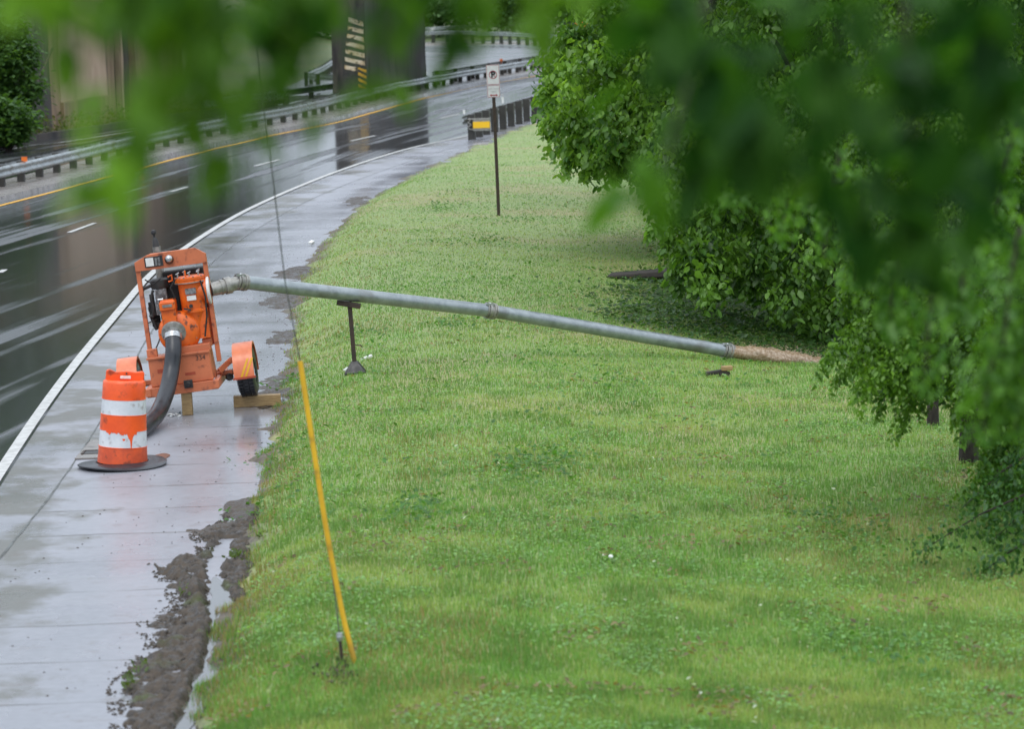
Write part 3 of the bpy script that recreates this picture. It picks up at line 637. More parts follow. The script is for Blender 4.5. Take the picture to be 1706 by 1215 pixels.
b = MB(); c0 = a - ptsT[0] + Vector((.28, -.32, .50))
b.box(c0, (.56, .05, .42)); b.build('end_plate', M['dullfitting'], rt, bevel=.01)
b = MB(); b.box(c0 + Vector((0, -.032, -.01)), (.56, .012, .21)); b.build('reflector', M['yellowref'], rt)
b = MB(); b.tube([c0 + Vector((-.44, -.02, .2)), c0 + Vector((-.36, -.04, .16)), c0 + Vector((-.44, -.04, .08)), c0 + Vector((-.34, -.04, 0)), c0 + Vector((-.44, -.04, -.06)), c0 + Vector((-.40, -.03, -.14)), c0 + Vector((-.28, 0, -.16))], .022, 8); b.tube([c0 + Vector((-.28, 0, .19)), c0 + Vector((-.44, -.02, .2))], .02, 8); b.build('beam_end', M['dullfitting'], rt, smooth=40)
for s, hh in ((.0, .14), (8.4, .22)):
    b = MB(); q = u * s + Vector((0, 0, .86 + hh / 2)); b.box(q, (.07, .03, hh)); b.build('delineator', M['white'], rt)
# black twisted rail / debris at the right of the bend
mb = MB(); p0 = [G(905, 118), G(925, 110), G(945, 100), G(962, 92), G(985, 86)]
root = thing('barrier', p0[0], 'dark barrier wrapped in debris beside the tree at the end of the median rail', 'barrier')
mb.tube([p - p0[0] + Vector((0, 0, .75 + .2 * i)) for i, p in enumerate(p0)], .10, 8); mb.tube([p - p0[0] + Vector((0, 0, .25 + .15 * i)) for i, p in enumerate(p0)], .09, 8); mb.build('handrail', M['raildark'], root)
mb = MB()
for i, p in enumerate(p0): mb.box(p - p0[0] + Vector((0, 0, .6)), (.14, .14, 1.2))
mb.build('upright', M['woodpost'], root)
c0 = AT(968, 45, 128)
mb = MB(); s = .38; mb.add([(-s, 0, 0), (0, 0, -s), (s, 0, 0), (0, 0, s), (-s, .02, 0), (0, .02, -s), (s, .02, 0), (0, .02, s)], [(0, 1, 2, 3), (7, 6, 5, 4), (0, 4, 5, 1), (1, 5, 6, 2), (2, 6, 7, 3), (3, 7, 4, 0)])
root = thing('warning_sign', (c0.x, c0.y, 0), 'orange diamond work sign mostly hidden by leaves at the top of the tree edge', 'sign')
o = mb.build('sign_panel', M['delin'], root, loc=(0, 0, c0.z)); mb = MB(); mb.box((0, .04, c0.z / 2), (.06, .04, c0.z)); mb.build('post', M['rust'], root)

# ------------------------------------------------------------------ bridge: pier, abutment, deck
A_ = Vector((float(Xy(146.)) - 1.92, 146, .12)); B_ = Vector((float(Xy(162.)) - 2.3, 162, .12)); print('pier', A_, B_); u = (B_ - A_).normalized(); nrm = Vector((-u.y, u.x, 0))
A_.z = 0; B_.z = 0
bridge = thing('bridge', A_, 'dark stained concrete road bridge crossing both carriageways', 'bridge')
an = math.atan2(u.y, u.x); Lp = (B_ - A_).length; T = 1.55
mb = MB(); HT = 6.2
# pier wall with ragged far edge
zs = np.linspace(0, HT, 40); vs = []
for z in zs:
    j = .12 * (fnoise(z, 3., .7, 90) - .5) + (.10 if z < 1.2 else 0)
    for s_, t_ in ((0, 0), (Lp + j, 0), (Lp + j, T), (0, T)): q = u * s_ + nrm * t_; vs.append((q.x, q.y, z))
mb.add(vs, [(4 * i + j, 4 * i + (j + 1) % 4, 4 * i + 4 + (j + 1) % 4, 4 * i + 4 + j) for i in range(len(zs) - 1) for j in range(4)] + [(0, 1, 2, 3)])
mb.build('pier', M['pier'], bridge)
# deck, girders, parapets (skewed)
e1 = G(60, 226) - A_; e2 = Vector((55, 75, 0)); axis = (Vector((1, .9, 0))).normalized()
P0 = Vector((-14, -9, 0)); 
def deckpt(s_, t_, z): q = P0 + Vector((1, .78, 0)).normalized() * s_ + u * t_; return (q.x, q.y, z)
def slab(s0, s1, t0, t1, z0, z1):
    m_ = MB(); m_.add([deckpt(s0, t0, z0), deckpt(s1, t0, z0), deckpt(s1, t1, z0), deckpt(s0, t1, z0), deckpt(s0, t0, z1), deckpt(s1, t0, z1), deckpt(s1, t1, z1), deckpt(s0, t1, z1)], [(0, 3, 2, 1), (4, 5, 6, 7), (0, 1, 5, 4), (1, 2, 6, 5), (2, 3, 7, 6), (3, 0, 4, 7)]); return m_
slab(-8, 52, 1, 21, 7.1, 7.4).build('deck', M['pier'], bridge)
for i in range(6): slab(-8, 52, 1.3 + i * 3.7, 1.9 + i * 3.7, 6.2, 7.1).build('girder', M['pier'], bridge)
for t0 in (1, 20.7): slab(-8, 52, t0, t0 + .3, 7.4, 8.3).build('parapet', M['abut'], bridge)
# hazard marker painted on the pier end (facing the traffic)
def endpt(tt_, z, o=.006): q = nrm * tt_ - u * o; return (q.x, q.y, z)
zpx = lambda y: (AT(590, y, A_.y)).z
z0, z1 = zpx(160), zpx(28)
k = 7; hh = (zpx(30) - zpx(122)) / k
mbw = MB()
tW = 1.0
for i in range(k):
    zc = zpx(122) + hh * i
    mbw.add([endpt(tW - .04 * i, zc + hh * .62), endpt(.08, zc - .02), endpt(.08, zc + hh * .52), endpt(tW - .04 * i, zc + hh * 1.12)], [(0, 1, 2, 3)])
mbw.build('hazard_stripes', M['hazwhite'], bridge)
b = MB(); b.add([endpt(1.08, z0, .003), endpt(.04, z0, .003), endpt(.04, z1, .003), endpt(1.08, z1 - .3, .003)], [(0, 1, 2, 3)]); b.build('hazard_field', M['hazblack'], bridge)
# small panel
za, zb = zpx(153), zpx(112); q0 = nrm * .02 - u * .12
b = MB(); b.box(q0 + nrm * .16 + Vector((0, 0, (za + zb) / 2)), (.40, .02, zb - za), (0, 0, math.atan2(nrm.y, nrm.x))); pn = b.build('object_marker', M['hazblack'], bridge)
b = MB(); hh = (zb - za) / 4
for i in range(4):
    zc = za + hh * i; f_ = lambda t_, z: tuple(q0 - u * .014 + nrm * t_ + Vector((0, 0, z)))
    b.add([f_(-.03, zc), f_(.35, min(zc + hh * .75, zb)), f_(.35, min(zc + hh * 1.25, zb)), f_(-.03, zc + hh * .5)], [(0, 1, 2, 3)])
b.build('marker_stripes', M['hazyellow'], bridge)
# abutment wall
W0 = G(62, 226); W1 = W0 + u * 17; wn = Vector((-u.y, u.x, 0))
def wallbox(s0, s1, z0, z1, th, off, name, m):
    p = W0 - A_; b = MB()
    q = [p + u * s0 + wn * off, p + u * s1 + wn * off, p + u * s1 + wn * (off + th), p + u * s0 + wn * (off + th)]
    b.add([(v.x, v.y, z0) for v in q] + [(v.x, v.y, z1) for v in q], [(0, 3, 2, 1), (4, 5, 6, 7), (0, 1, 5, 4), (1, 2, 6, 5), (2, 3, 7, 6), (3, 0, 4, 7)]); return b.build(name, m, bridge, bevel=.02)
wallbox(-1.2, 2.2, -.1, 6.3, 2, .0, 'abutment_end', M['pier'])
wallbox(2.2, 3.6, -.1, 6.3, 2, .04, 'abutment_wall', M['abut'])
wallbox(3.6, 10.6, 1.1, 6.3, 2, .0, 'abutment_panel', M['abutclean'])
wallbox(3.6, 10.6, -.1, 1.1, 2.1, -.1, 'abutment_footing', M['abut'])
wallbox(10.6, 12.0, -.1, 6.3, 2, .03, 'abutment_wall', M['abut'])
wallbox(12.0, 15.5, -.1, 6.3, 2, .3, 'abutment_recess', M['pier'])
wallbox(13.1, 13.4, -.1, 6.3, .3, .0, 'abutment_rib', M['abutclean'])
wallbox(15.5, 24, -.1, 5.8, 2, .0, 'abutment_wall', M['abut'])
# sloping bank wall left and a thin pipe
rl = thing('pipe_rail', W0, 'thin dark diagonal rail lying against the bank left of the abutment', 'rail')
b = MB(); p = AT(18, 236, W0.y - 7) - W0; q = AT(88, 80, W0.y - 4) - W0; b.tube([p, q], .045, 8); b.build('rail_tube', M['rust'], rl)
sheet('far_verge', lambda D: Xw(D) - 6, lambda D: Xw(D) - 1.75, np.arange(50, 150, 2), 3, M['soil'], .02)
mb = MB(); Dk = np.arange(60, 150, 2.); vs = []
for d_ in Dk: x_ = float(Xw(d_)) - 1.75; vs += [(x_, d_, 0), (x_, d_, .22), (x_ - .3, d_, .22), (x_ - .3, d_, 0)]
mb.add(vs, [(i * 4 + j, i * 4 + j + 1, i * 4 + j + 5, i * 4 + j + 4) for i in range(len(Dk) - 1) for j in range(3)]); tag(mb.build('far_side_kerb', M['pier']), kind='structure')
# verge weeds at the wall's foot
k = 5000; D_ = RNG.uniform(100, 150, k); x = Xw(D_) - 1.9 - RNG.random(k) ** 2 * 2.2
V, Fc, C = leaves(np.stack([x, D_, RNG.random(k) ** 2 * .7], 1), .16, np.array([.10, .115, .04]) * (.5 + .8 * RNG.random((k, 1))), droop=-.6)
tag(np_mesh('verge_weeds', V, Fc, M['leaf'], cols=C), kind='stuff')

# ------------------------------------------------------------------ pump trailer
S = 465.0
O_ = G(311, 693)
pump = thing('pump_trailer', O_, 'orange wheeled diesel water pump on the pavement beside the drum', 'water pump', rot=(0, R(-5.7), R(-.5)))
def Lz(zx, zy):
    dx, dz = zx - 455, zy - 1120
    return ((dx * .991 - dz * .133) / S, (-dx * .133 - dz * .991) / S)
OR, OH = M['orange'], M['orange_hot']
# frame: uprights, top panel, sill, tank box
b = MB()
for x_ in (-.375, .475):
    b.box((x_, .30, 1.29), (.055, .07, 1.38))
b.box((-.375, .62, 1.2), (.03, .03, .9)) if 0 else None
b.build('roll_frame', OR, pump, bevel=.006)
tp = [(-.40, 1.865), (.50, 1.865), (.50, 1.985), (.38, 2.07), (-.22, 2.06), (-.36, 2.0), (-.40, 1.98)]
b = MB(); b.prism(tp, .235, .262); b.box((.08, .285, 2.055), (.56, .05, .02)); panel = b.build('top_panel', OR, pump, bevel=.004)
b = MB(); b.box((-.155, .226, 1.965), (.23, .012, .13)); b.build('name_plate', M['black'], panel)
b = MB(); b.box((-.205, .218, 1.965), (.098, .008, .105)); b.build('plate_label', M['white'], panel)
b = MB()
for x_ in (-.125, -.085): b.box((x_, .218, 1.96), (.026, .008, .10))
b.build('plate_label', M['engine'], panel)
b = MB(); b.lathe([(0, -.02), (.05, -.02), (.055, 0), (.055, .03)], (.045, .22, 1.965), (0, -1, 0), 20); g_ = b.build('gauge', M['black'], panel, smooth=40)
b = MB(); b.lathe([(0, .052), (.022, .048), (.040, .036), (.046, .02)], (.045, .20, 1.975), (0, -1, .25), 20); b.build('gauge_glass', M['silver'], g_, smooth=60)
b = MB(); b.box((.0, .02, .345), (.90, .10, .115)); b.box((-.43, .6, .35), (.07, 1.3, .1)); b.box((.43, .6, .35), (.07, 1.3, .1)); b.box((0, 1.22, .35), (.9, .08, .1)); b.build('chassis_beam', OR, pump, bevel=.006)
b = MB(); b.box((.085, -.035, .40), (.11, .05, .10)); b.lathe([(.0, .03), (.03, .03), (.035, .0)], (.085, -.06, .4), (0, -1, 0), 12); b.build('hitch_socket', M['black'], pump, bevel=.006)
b = MB(); b.prism([(-.385, .405), (.40, .405), (.385, .765), (-.385, .765)], .03, .52); b.build('tank_box', OR, pump, bevel=.012)
b = MB(); b.box((-.0, .03, .77), (.80, .05, .03)); b.box((-.33, .14, .83), (.13, .1, .10)); b.box((.20, .16, .82), (.42, .2, .09)); b.box((.36, .5, .86), (.12, .5, .1)); b.build('tank_lid', OR, pump, bevel=.006)
# stencilled number
def text(body, size, m, loc, rot, parent, name, ext=.001, off=0):
    cu = bpy.data.curves.new(name, 'FONT'); cu.offset = off; cu.body = body; cu.size = size; cu.extrude = ext; cu.align_x = 'CENTER'; cu.align_y = 'CENTER'
    o = bpy.data.objects.new(name, cu); me = None
    col.objects.link(o); bpy.context.view_layer.update()
    me = bpy.data.meshes.new_from_object(o.evaluated_get(bpy.context.evaluated_depsgraph_get())); bpy.data.objects.remove(o)
    me.materials.append(m) if not me.materials else None; me.materials[0] = m
    o = bpy.data.objects.new(name, me); col.objects.link(o); o.location = loc; o.rotation_euler = rot
    if parent: o.parent = parent
    return o
text('334', .085, M['rust'], (.275, .026, .70), (R(90), 0, 0), pump, 'stencil_number')
# volute casing
b = MB(); b.lathe([(0, -.10), (.10, -.10), (.22, -.085), (.262, -.04), (.27, .03), (.255, .10), (.2, .15), (0, .16)], (.04, .20, 1.04), (0, 1, 0), 36)
b.box((-.045, .17, 1.29), (.185, .20, .36)); b.box((-.045, .14, 1.40), (.20, .22, .11))
vol = b.build('pump_casing', OH, pump, smooth=40, bevel=.012)
b = MB(); b.box((-.045, .022, 1.405), (.12, .006, .035)); b.build('casing_plate', M['dullfitting'], vol)
b = MB()
for a in range(9): th = a * 2 * math.pi / 9 + .3; b.lathe([(0, .012), (.008, .012), (.008, 0)], (.04 + .235 * math.cos(th), .12, 1.04 + .235 * math.sin(th)), (0, -1, 0), 6)
b.build('casing_bolt', M['engine'], vol)
# separator tank
ZT = -.075
b = MB(); b.lathe([(.11, 1.00), (.125, 1.2), (.15, 1.32), (.175, 1.345), (.175, 1.37), (.158, 1.38), (.163, 1.70), (.195, 1.715), (.195, 1.745), (.185, 1.75), (.195, 1.755), (.195, 1.785), (.16, 1.80), (0, 1.805)], (.26, .30, ZT), (0, 0, 1), 36)
b.box((.30, .30, 1.1), (.24, .22, .35)); b.lathe([(.14, 0), (.14, .17), (.165, .17), (.165, .20)], (.26, .30, 1.585 + ZT), (1, 0, 0), 32)
tank = b.build('separator_tank', OH, pump, smooth=40)
b = MB(); b.lathe([(.0, 0), (.172, 0), (.178, .008), (.178, .028), (.165, .036), (.09, .036)], (.46, .30, 1.585 + ZT), (1, 0, 0), 36); b.build('side_flange', M['white'], tank, smooth=40)
b = MB(); b.box((.262, .127, 1.615 + ZT), (.135, .02, .075)); b.build('tank_plate', M['engine'], tank)
b = MB(); b.box((.262, .127, 1.53 + ZT), (.115, .02, .06)); b.build('tank_label', M['white'], tank)
b = MB(); b.lathe([(0, .05), (.022, .05), (.025, 0)], (.24, .15, 1.43 + ZT), (0, -1, 0), 12); b.box((.19, .12, 1.395 + ZT), (.09, .03, .02), (0, .3, 0)); b.build('drain_cock', M['black'], tank)
b = MB()
for x_, y_ in ((.12, .2), (.27, .16), (.38, .2), (.18, .42), (.36, .42)):
    b.tube([(x_, y_, 1.78 + ZT), (x_, y_, 1.85 + ZT)], .010, 8); b.tube([(x_ - .022, y_, 1.84 + ZT), (x_ + .022, y_, 1.86 + ZT)], .008, 8)
b.build('lid_bolt', M['silver'], tank, smooth=40)
b = MB(); b.tube([(.22, .17, 1.80 + ZT), (.22, .17, 1.88 + ZT)], .01, 8); b.build('lid_handle', OH, tank)
# engine
eng = MB(); eng.box((-.02, .62, 1.40), (.34, .40, .50)).box((.16, .56, 1.70), (.52, .22, .20)).box((.02, 1.0, 1.2), (.5, .5, .6)).box((.2, .62, 1.3), (.3, .4, .5))
eo = eng.build('engine', M['soot'], pump, bevel=.02)
b = MB(); b.box((-.125, .36, 1.53), (.13, .12, .15)).tube([(-.13, .30, 1.50), (-.13, .42, 1.50)], .055, 14).tube([(-.10, .28, 1.42), (-.10, .42, 1.42)], .04, 12).box((-.20, .34, 1.36), (.05, .08, .16)).tube([(-.2, .3, 1.6), (-.2, .3, 1.42), (-.16, .28, 1.3)], .012, 8)
b.build('engine_block', M['engine'], eo, smooth=40, bevel=.006)
b = MB(); b.lathe([(0, -.06), (.11, -.06), (.12, -.03), (.12, .05), (.10, .07), (0, .075)], (-.14, .40, 1.665), (0, 0, 1), 28).tube([(-.24, .38, 1.66), (-.35, .36, 1.63), (-.37, .36, 1.60)], .022, 10).tube([(-.06, .42, 1.62), (.02, .5, 1.6)], .04, 10)
b.build('air_cleaner', M['black'], eo, smooth=40)
b = MB(); b.tube([(-.23, .34, 1.60), (-.27, .32, 1.50), (-.25, .33, 1.38), (-.28, .33, 1.26)], .018, 8).tube([(-.26, .35, 1.55), (-.26, .35, 1.28)], .03, 10).tube([(-.22, .36, 1.3), (-.32, .33, 1.27)], .02, 8).tube([(-.33, .2, .80), (-.24, .24, .95), (-.2, .3, 1.05)], .01, 6).tube([(-.34, .3, 1.2), (-.2, .4, 1.24)], .008, 6)
b.build('engine_hoses', M['black'], eo, smooth=40)
b = MB(); b.tube([(-.145, .62, 1.7), (-.14, .62, 2.12)], .052, 18).build('muffler', M['dullfitting'], pump, smooth=40)
b = MB(); b.tube([(-.145, .62, 2.12), (-.145, .62, 2.20), (-.15, .62, 2.24)], [.044, .036, .020], 14).tube([(-.15, .62, 2.22), (-.15, .62, 2.31)], .014, 10).lathe([(0, .0), (.03, .0), (.036, .02), (.022, .055), (0, .06)], (-.15, .62, 2.28), (0, 0, 1), 14).build('exhaust_cap', M['black'], pump, smooth=40)
b = MB(); b.tube([(-.02, .33, 1.74), (.03, .33, 1.76), (.03, .33, 1.69), (-.02, .33, 1.68)], .012, 8).build('fuel_loop', OH, eo)
b = MB(); b.lathe([(.195, 0), (.203, 0), (.203, .012), (.195, .012)], (.26, .30, 1.64), (0, 0, 1), 36); b.build('lid_gasket', M['dullfitting'], tank)
b = MB()
for a in range(10): th = a * 2 * math.pi / 10; b.lathe([(0, .014), (.010, .014), (.010, 0)], (.26 + .19 * math.cos(th), .30 + .19 * math.sin(th), 1.785 + ZT), (0, 0, 1), 6)
b.build('flange_bolts', M['engine'], tank)
b = MB(); b.tube([(.10, .12, 1.72), (.02, .10, 1.62), (.06, .1, 1.5), (.0, .12, 1.42)], .010, 8).tube([(.40, .14, 1.66), (.44, .10, 1.45), (.42, .12, 1.2), (.36, .12, .95)], .011, 8).tube([(-.30, .25, 1.75), (-.20, .22, 1.68), (-.1, .22, 1.74)], .009, 8)
b.build('fuel_line', M['soot'], pump, smooth=60)
b = MB(); b.box((-.26, .46, 1.28), (.10, .12, .30)).box((-.22, .38, 1.14), (.12, .08, .08)).tube([(-.30, .38, 1.45), (-.30, .36, 1.25), (-.25, .3, 1.1)], .022, 10).tube([(-.33, .4, 1.36), (-.25, .4, 1.36)], .035, 12)
b.build('starter_motor', M['soot'], pump, smooth=40, bevel=.006)
b = MB(); b.box((-.15, .33, 1.30), (.10, .06, .05)).box((-.08, .32, 1.25), (.05, .05, .12)).tube([(-.19, .31, 1.47), (-.11, .31, 1.47)], .02, 10); b.build('carburettor', M['silver'], pump, smooth=40, bevel=.005)
for lx, lz, lw, lh in ((-.24, .60, .09, .05), (.12, .52, .13, .035)):
    b = MB(); b.box((lx, .027, lz), (lw, .004, lh)); b.build('worn_label', M['redorange'], pump)
b = MB(); b.box((.46, .262, 1.2), (.008, .02, .3)); b.build('grease_streak', M['rust'], pump) if 0 else None
# suction flange on casing
fd = Vector((0, -1, -.22)).normalized(); fc = Vector((-.02, .12, 1.055))
b = MB(); b.lathe([(0, 0), (.15, 0), (.155, .01), (.155, .035), (.14, .045), (.085, .05)], fc, fd, 32); sf = b.build('suction_flange', M['dullfitting'], pump, smooth=40)
b = MB()
for a in range(8): th = a * math.pi / 4 + .2; q = fc + Vector((.13 * math.cos(th), 0, .13 * math.sin(th))) + fd * .045; b.lathe([(0, .018), (.013, .018), (.013, 0)], q, fd, 6)
b.build('flange_bolt', M['engine'], sf)
b = MB(); b.lathe([(.086, .04), (.082, .07), (.078, .15), (.078, .20)], fc, fd, 28); b.build('hose_adapter', M['silver'], pump, smooth=40)
# right side struts, chains
b = MB(); b.box((.43, .45, 1.12), (.05, .12, .62)).box((.39, .4, .98), (.1, .05, .3)); b.build('side_bracket', M['redorange'], pump, bevel=.005)
b = MB()
for i in range(9): b.tube([(.405 + .004 * (i % 2), .25, 1.34 - i * .045), (.41, .25, 1.31 - i * .045)], .014, 8)
b.tube([(.43, .27, 1.42), (.37, .22, 1.1), (.39, .2, .98)], .008, 6); b.build('chain', M['engine'], pump)
b = MB(); b.tube([(.47, .28, 1.50), (.46, .3, 1.40), (.45, .3, 1.34)], .02, 8); b.build('cable', M['black'], pump)
# axle, wheels, fenders
b = MB(); b.tube([(-.78, .62, .40), (.80, .62, .40)], .032, 14).box((.51, .60, .42), (.16, .12, .05)).box((-.51, .60, .42), (.16, .12, .05)); b.build('axle', OR, pump, smooth=40)
b = MB(); b.bar((.44, .45, .46), (.60, .55, .57), .03, .07).bar((.58, .52, .58), (.66, .55, .54), .03, .07).bar((.44, .50, .42), (.52, .55, .52), .03, .05)
b.build('fender_bracket', M['orange_pale'], pump, bevel=.004)
b = MB(); b.lathe([(0, .05), (.045, .05), (.05, 0), (.035, -.03)], (.545, .52, .36), (.4, -1, 0), 16); b.build('hub', M['black'], pump, smooth=40)
for sx in (-1, 1):
    xc = .76 if sx > 0 else -.72
    yc, zc, rw = .66, .40, .325
    prof = [(.16, -.10), (.20, -.115), (.28, -.115), (.315, -.095), (.325, -.05), (.318, -.045), (.318, -.035), (.325, -.03), (.325, .03), (.318, .035), (.318, .045), (.325, .05), (.315, .095), (.28, .115), (.20, .115), (.16, .10)]
    b = MB(); b.lathe([(r_, z_) for r_, z_ in prof], (xc, yc, zc), (1, 0, 0), 44)
    wh = b.build('wheel', M['rubber'], pump, smooth=35)
    b = MB()
    for a in range(40):
        th = a * 2 * math.pi / 40
        for o2 in (-.07, 0, .07): b.box((xc + o2, yc + .327 * math.cos(th + o2), zc + .327 * math.sin(th + o2)), (.05, .03, .012), (th + o2 - math.pi / 2, 0, 0))
    b.build('tread', M['rubber'], wh)
    b = MB(); b.lathe([(0, .07), (.05, .07), (.06, .04), (.12, .03), (.165, .09), (.165, -.09), (.12, -.03), (0, -.03)], (xc, yc, zc), (1, 0, 0), 30); b.build('rim', M['silver'], wh, smooth=35)
    # fender: arc strip with side skirt, from the front low edge over the top
    b = MB(); vs = []; nA = 18
    for a in range(nA + 1):
        th = R(180 + 8) - a / nA * R(196)   # front (-y) low round over top to back
        cy, cz = math.cos(th), math.sin(th)
        for rr, xx in ((.365, -.128), (.365, .128), (.335, .128), (.358, .121), (.358, -.121)):
            vs.append((xc + xx, yc + rr * cy, zc + rr * cz))
    fs = [(a * 5 + j, a * 5 + (j + 1) % 5, (a + 1) * 5 + (j + 1) % 5, (a + 1) * 5 + j) for a in range(nA) for j in range(5)] + [(0, 1, 2, 3, 4), tuple(nA * 5 + j for j in range(5))]
    b.add(vs, fs)
    fd_ = b.build('fender', M['orange_pale'], pump, smooth=30)
    if sx > 0:
        b = MB()
        for o2 in (0, .055):
            vs = []
            for q_ in range(9):
                zz_ = -.04 + q_ * .028; yy_ = -math.sqrt(.3675 ** 2 - zz_ ** 2); xx_ = -.05 + o2 + q_ * .013
                vs += [(xc + xx_, yc + yy_, zc + zz_), (xc + xx_ + .03, yc + yy_, zc + zz_)]
            b.add(vs, [(2 * q_, 2 * q_ + 1, 2 * q_ + 3, 2 * q_ + 2) for q_ in range(8)])
        b.build('fender_stripe', M['lineyellow'], fd_)
        b = MB(); b.box((xc, yc - .36, zc - .055), (.29, .03, .025)); b.build('fender_lip', M['redorange'], fd_)
# chocks and prop
def blk(name, px, py, dims, rz, m, label, cat, rot=(0, 0, 0)):
    o = G(px, py); b = MB(); b.box((0, 0, dims[2] / 2), dims); ob = b.build(name, m, bevel=.008, loc=o, rot=(rot[0], rot[1], rz)); return tag(ob, label, cat)
blk('timber_block', 429, 677, (.60, .14, .145), R(3), M['wood'], 'horizontal sawn timber block under the right trailer wheel', 'timber')
# block must reach under the tyre
c0 = G(313, 692); b = MB(); b.box((0, 0, .155), (.13, .12, .31)); tag(b.build('timber_prop', M['wood'], bevel=.01, loc=(c0.x + .0, c0.y + .02, 0), rot=(R(2), R(-1), 0)), 'upright timber prop under the hitch of the pump', 'timber')
# rag by the prop
def cloth_bits(name, px, py, m, label, cat, s=.08, n=7, gnd=G, sy=1.0):
    o = gnd(px, py); b = MB()
    for i in range(n):
        a = (random.uniform(-s, s), random.uniform(-s, s) * sy, random.uniform(.005, .02)); w_ = s * random.uniform(.25, .5)
        b.box(a, (w_ * 1.6, w_, .012), (random.uniform(-.4, .4), random.uniform(-.4, .4), random.uniform(0, 3)))
    return tag(b.build(name, m, loc=o, bevel=.003), label, cat)
cloth_bits('rag', 290, 694, M['white'], 'small white rag lying on wet pavement by the timber prop', 'rag')
cloth_bits('glove', 301, 690, mat('blue_cloth', (.03, .07, .12), .6), 'dark blue scrap beside the white rag at the timber prop', 'scrap', .04, 5)

# suction hose from the flange down into the catch basin behind the drum
bpy.context.view_layer.update()
MWp = pump.matrix_world
st = MWp @ (fc + fd * .15)
def atD(px, py, D): return AT(px, py, D)
D0 = st.y
hp = [st, atD(289, 585, D0 - .12), atD(285, 620, D0 - .22), atD(277, 655, D0 - .45), atD(262, 690, D0 - .9), atD(244, 708, D0 - 1.6), atD(218, 730, D0 - 2.2), atD(190, 752, D0 - 2.45)]
hp = sm(hp, 8)
hs = thing('suction_hose', G(215, 745), 'thick black rubber suction hose curving down behind the drum', 'hose')
b = MB(); b.tube([p - hs.location for p in hp], .102, 24); b.build('hose_body', M['rubber'], hs, smooth=60)
b = MB(); p0 = hp[0]; d0 = (hp[1] - hp[0]).normalized()
b.tube([p0 - hs.location - d0 * .02, p0 - hs.location + d0 * .05], .110, 24); b.build('hose_clamp', M['silver'], hs, smooth=40)

# discharge pipe
fl = MWp @ Vector((.50, .30, 1.585 + ZT))
c1 = atD(402, 470, fl.y + .15); c2 = atD(817, 518, 43.7); c3 = atD(1218, 586, 45.3)
pipe = thing('discharge_pipe', fl, 'long grey steel discharge pipe running from the pump across the grass', 'pipe')
o_ = Vector(fl)
rp_ = .087
b = MB(); b.tube([fl - o_, fl.lerp(c1, .35) - o_, c1 - o_], [.085, .092, .088], 24)
mid = fl.lerp(c1, .55); dv = (c1 - fl).normalized(); b.tube([mid - dv * .04 - o_, mid + dv * .04 - o_], .108, 24); b.tube([mid - dv * .10 - o_, mid - dv * .08 - o_], .10, 24); b.build('outlet_fitting', M['dullfitting'], pipe, smooth=40)
b = MB(); b.tube([c1 - o_, c2 - o_], rp_, 32); b.build('pipe_segment', M['steel'], pipe, smooth=40)
b = MB(); b.tube([c2 - o_, c2.lerp(c3, .5) - o_ + Vector((0, 0, .0)), c3 - o_], rp_, 32, cap=False); b.tube([c3 - o_, c2 - o_], rp_ - .006, 32, cap=False); b.build('pipe_segment', M['steel'], pipe, smooth=40)
for cc, dv in ((c1, (c2 - c1).normalized()), (c2, (c3 - c2).normalized()), (c3 - (c3 - c2).normalized() * .06, (c3 - c2).normalized())):
    b = MB(); 
    for s0, s1, rr in ((-.075, -.055, .104), (-.045, -.02, .112), (-.02, .02, .100), (.02, .045, .112), (.055, .075, .104)): b.lathe([(rp_ - .001, s0), (rr, s0), (rr, s1), (rp_ - .001, s1)], cc - o_, dv, 28)
    cp = b.build('coupling', M['dullfitting'], pipe, smooth=30)
    b = MB(); up_ = Vector((0, -.6, .8)).normalized()
    for sg in (1, -1): b.bar(cc - o_ + up_ * .115 * sg - dv * .06, cc - o_ + up_ * .115 * sg + dv * .06, .03, .03); b.tube([cc - o_ + up_ * .10 * sg, cc - o_ + up_ * .14 * sg], .012, 8)
    b.build('coupling_latch', M['silver'], cp)
b = MB(); b.tube([fl - o_, fl - o_ + Vector((.01, 0, 0))], .16, 28)
# water jet
jd = (c3 - c2).normalized(); nj = 26; rings = 30; V = []
land = atD(1368, 612, 45.8)
def jetp(t): return c3.lerp(land, t) + Vector((0, 0, .03 * math.sin(math.pi * t)))
for i in range(nj + 1):
    t_ = i / nj; p = jetp(t_ * 1.02); rad = .088 + .065 * math.sin(min(t_ * 2, 1.57)) - .035 * t_
    ref = Vector((0, 0, 1)); sv = Vector((0, 1, 0))
    for j in range(rings):
        a = 2 * math.pi * j / rings; k_ = 1 + (.06 + .35 * t_) * (float(fnoise(j * .6 + 5, i * .55, 1.0, 33)) - .5) * 2
        V.append(tuple(p + (ref * math.sin(a) * .95 + sv * math.cos(a) * 1.3) * rad * k_))
b = MB(); b.add(V, [(i * rings + j, i * rings + (j + 1) % rings, (i + 1) * rings + (j + 1) % rings, (i + 1) * rings + j) for i in range(nj) for j in range(rings)])
for _ in range(900):
    t_ = random.random() ** .7; p = jetp(t_) + Vector((random.gauss(0, .02), random.gauss(0, .06), abs(random.gauss(0, .035 + .035 * t_)) + .05)); s = random.uniform(.002, .006)
    dx = jd * s * random.uniform(1, 4); b.add([p - dx, p + Vector((0, -s, 0)), p + dx, p + Vector((0, s, 0)), p + Vector((0, 0, s)), p - Vector((0, 0, s))], [(0, 1, 4), (1, 2, 4), (2, 3, 4), (3, 0, 4), (1, 0, 5), (2, 1, 5), (3, 2, 5), (0, 3, 5)])
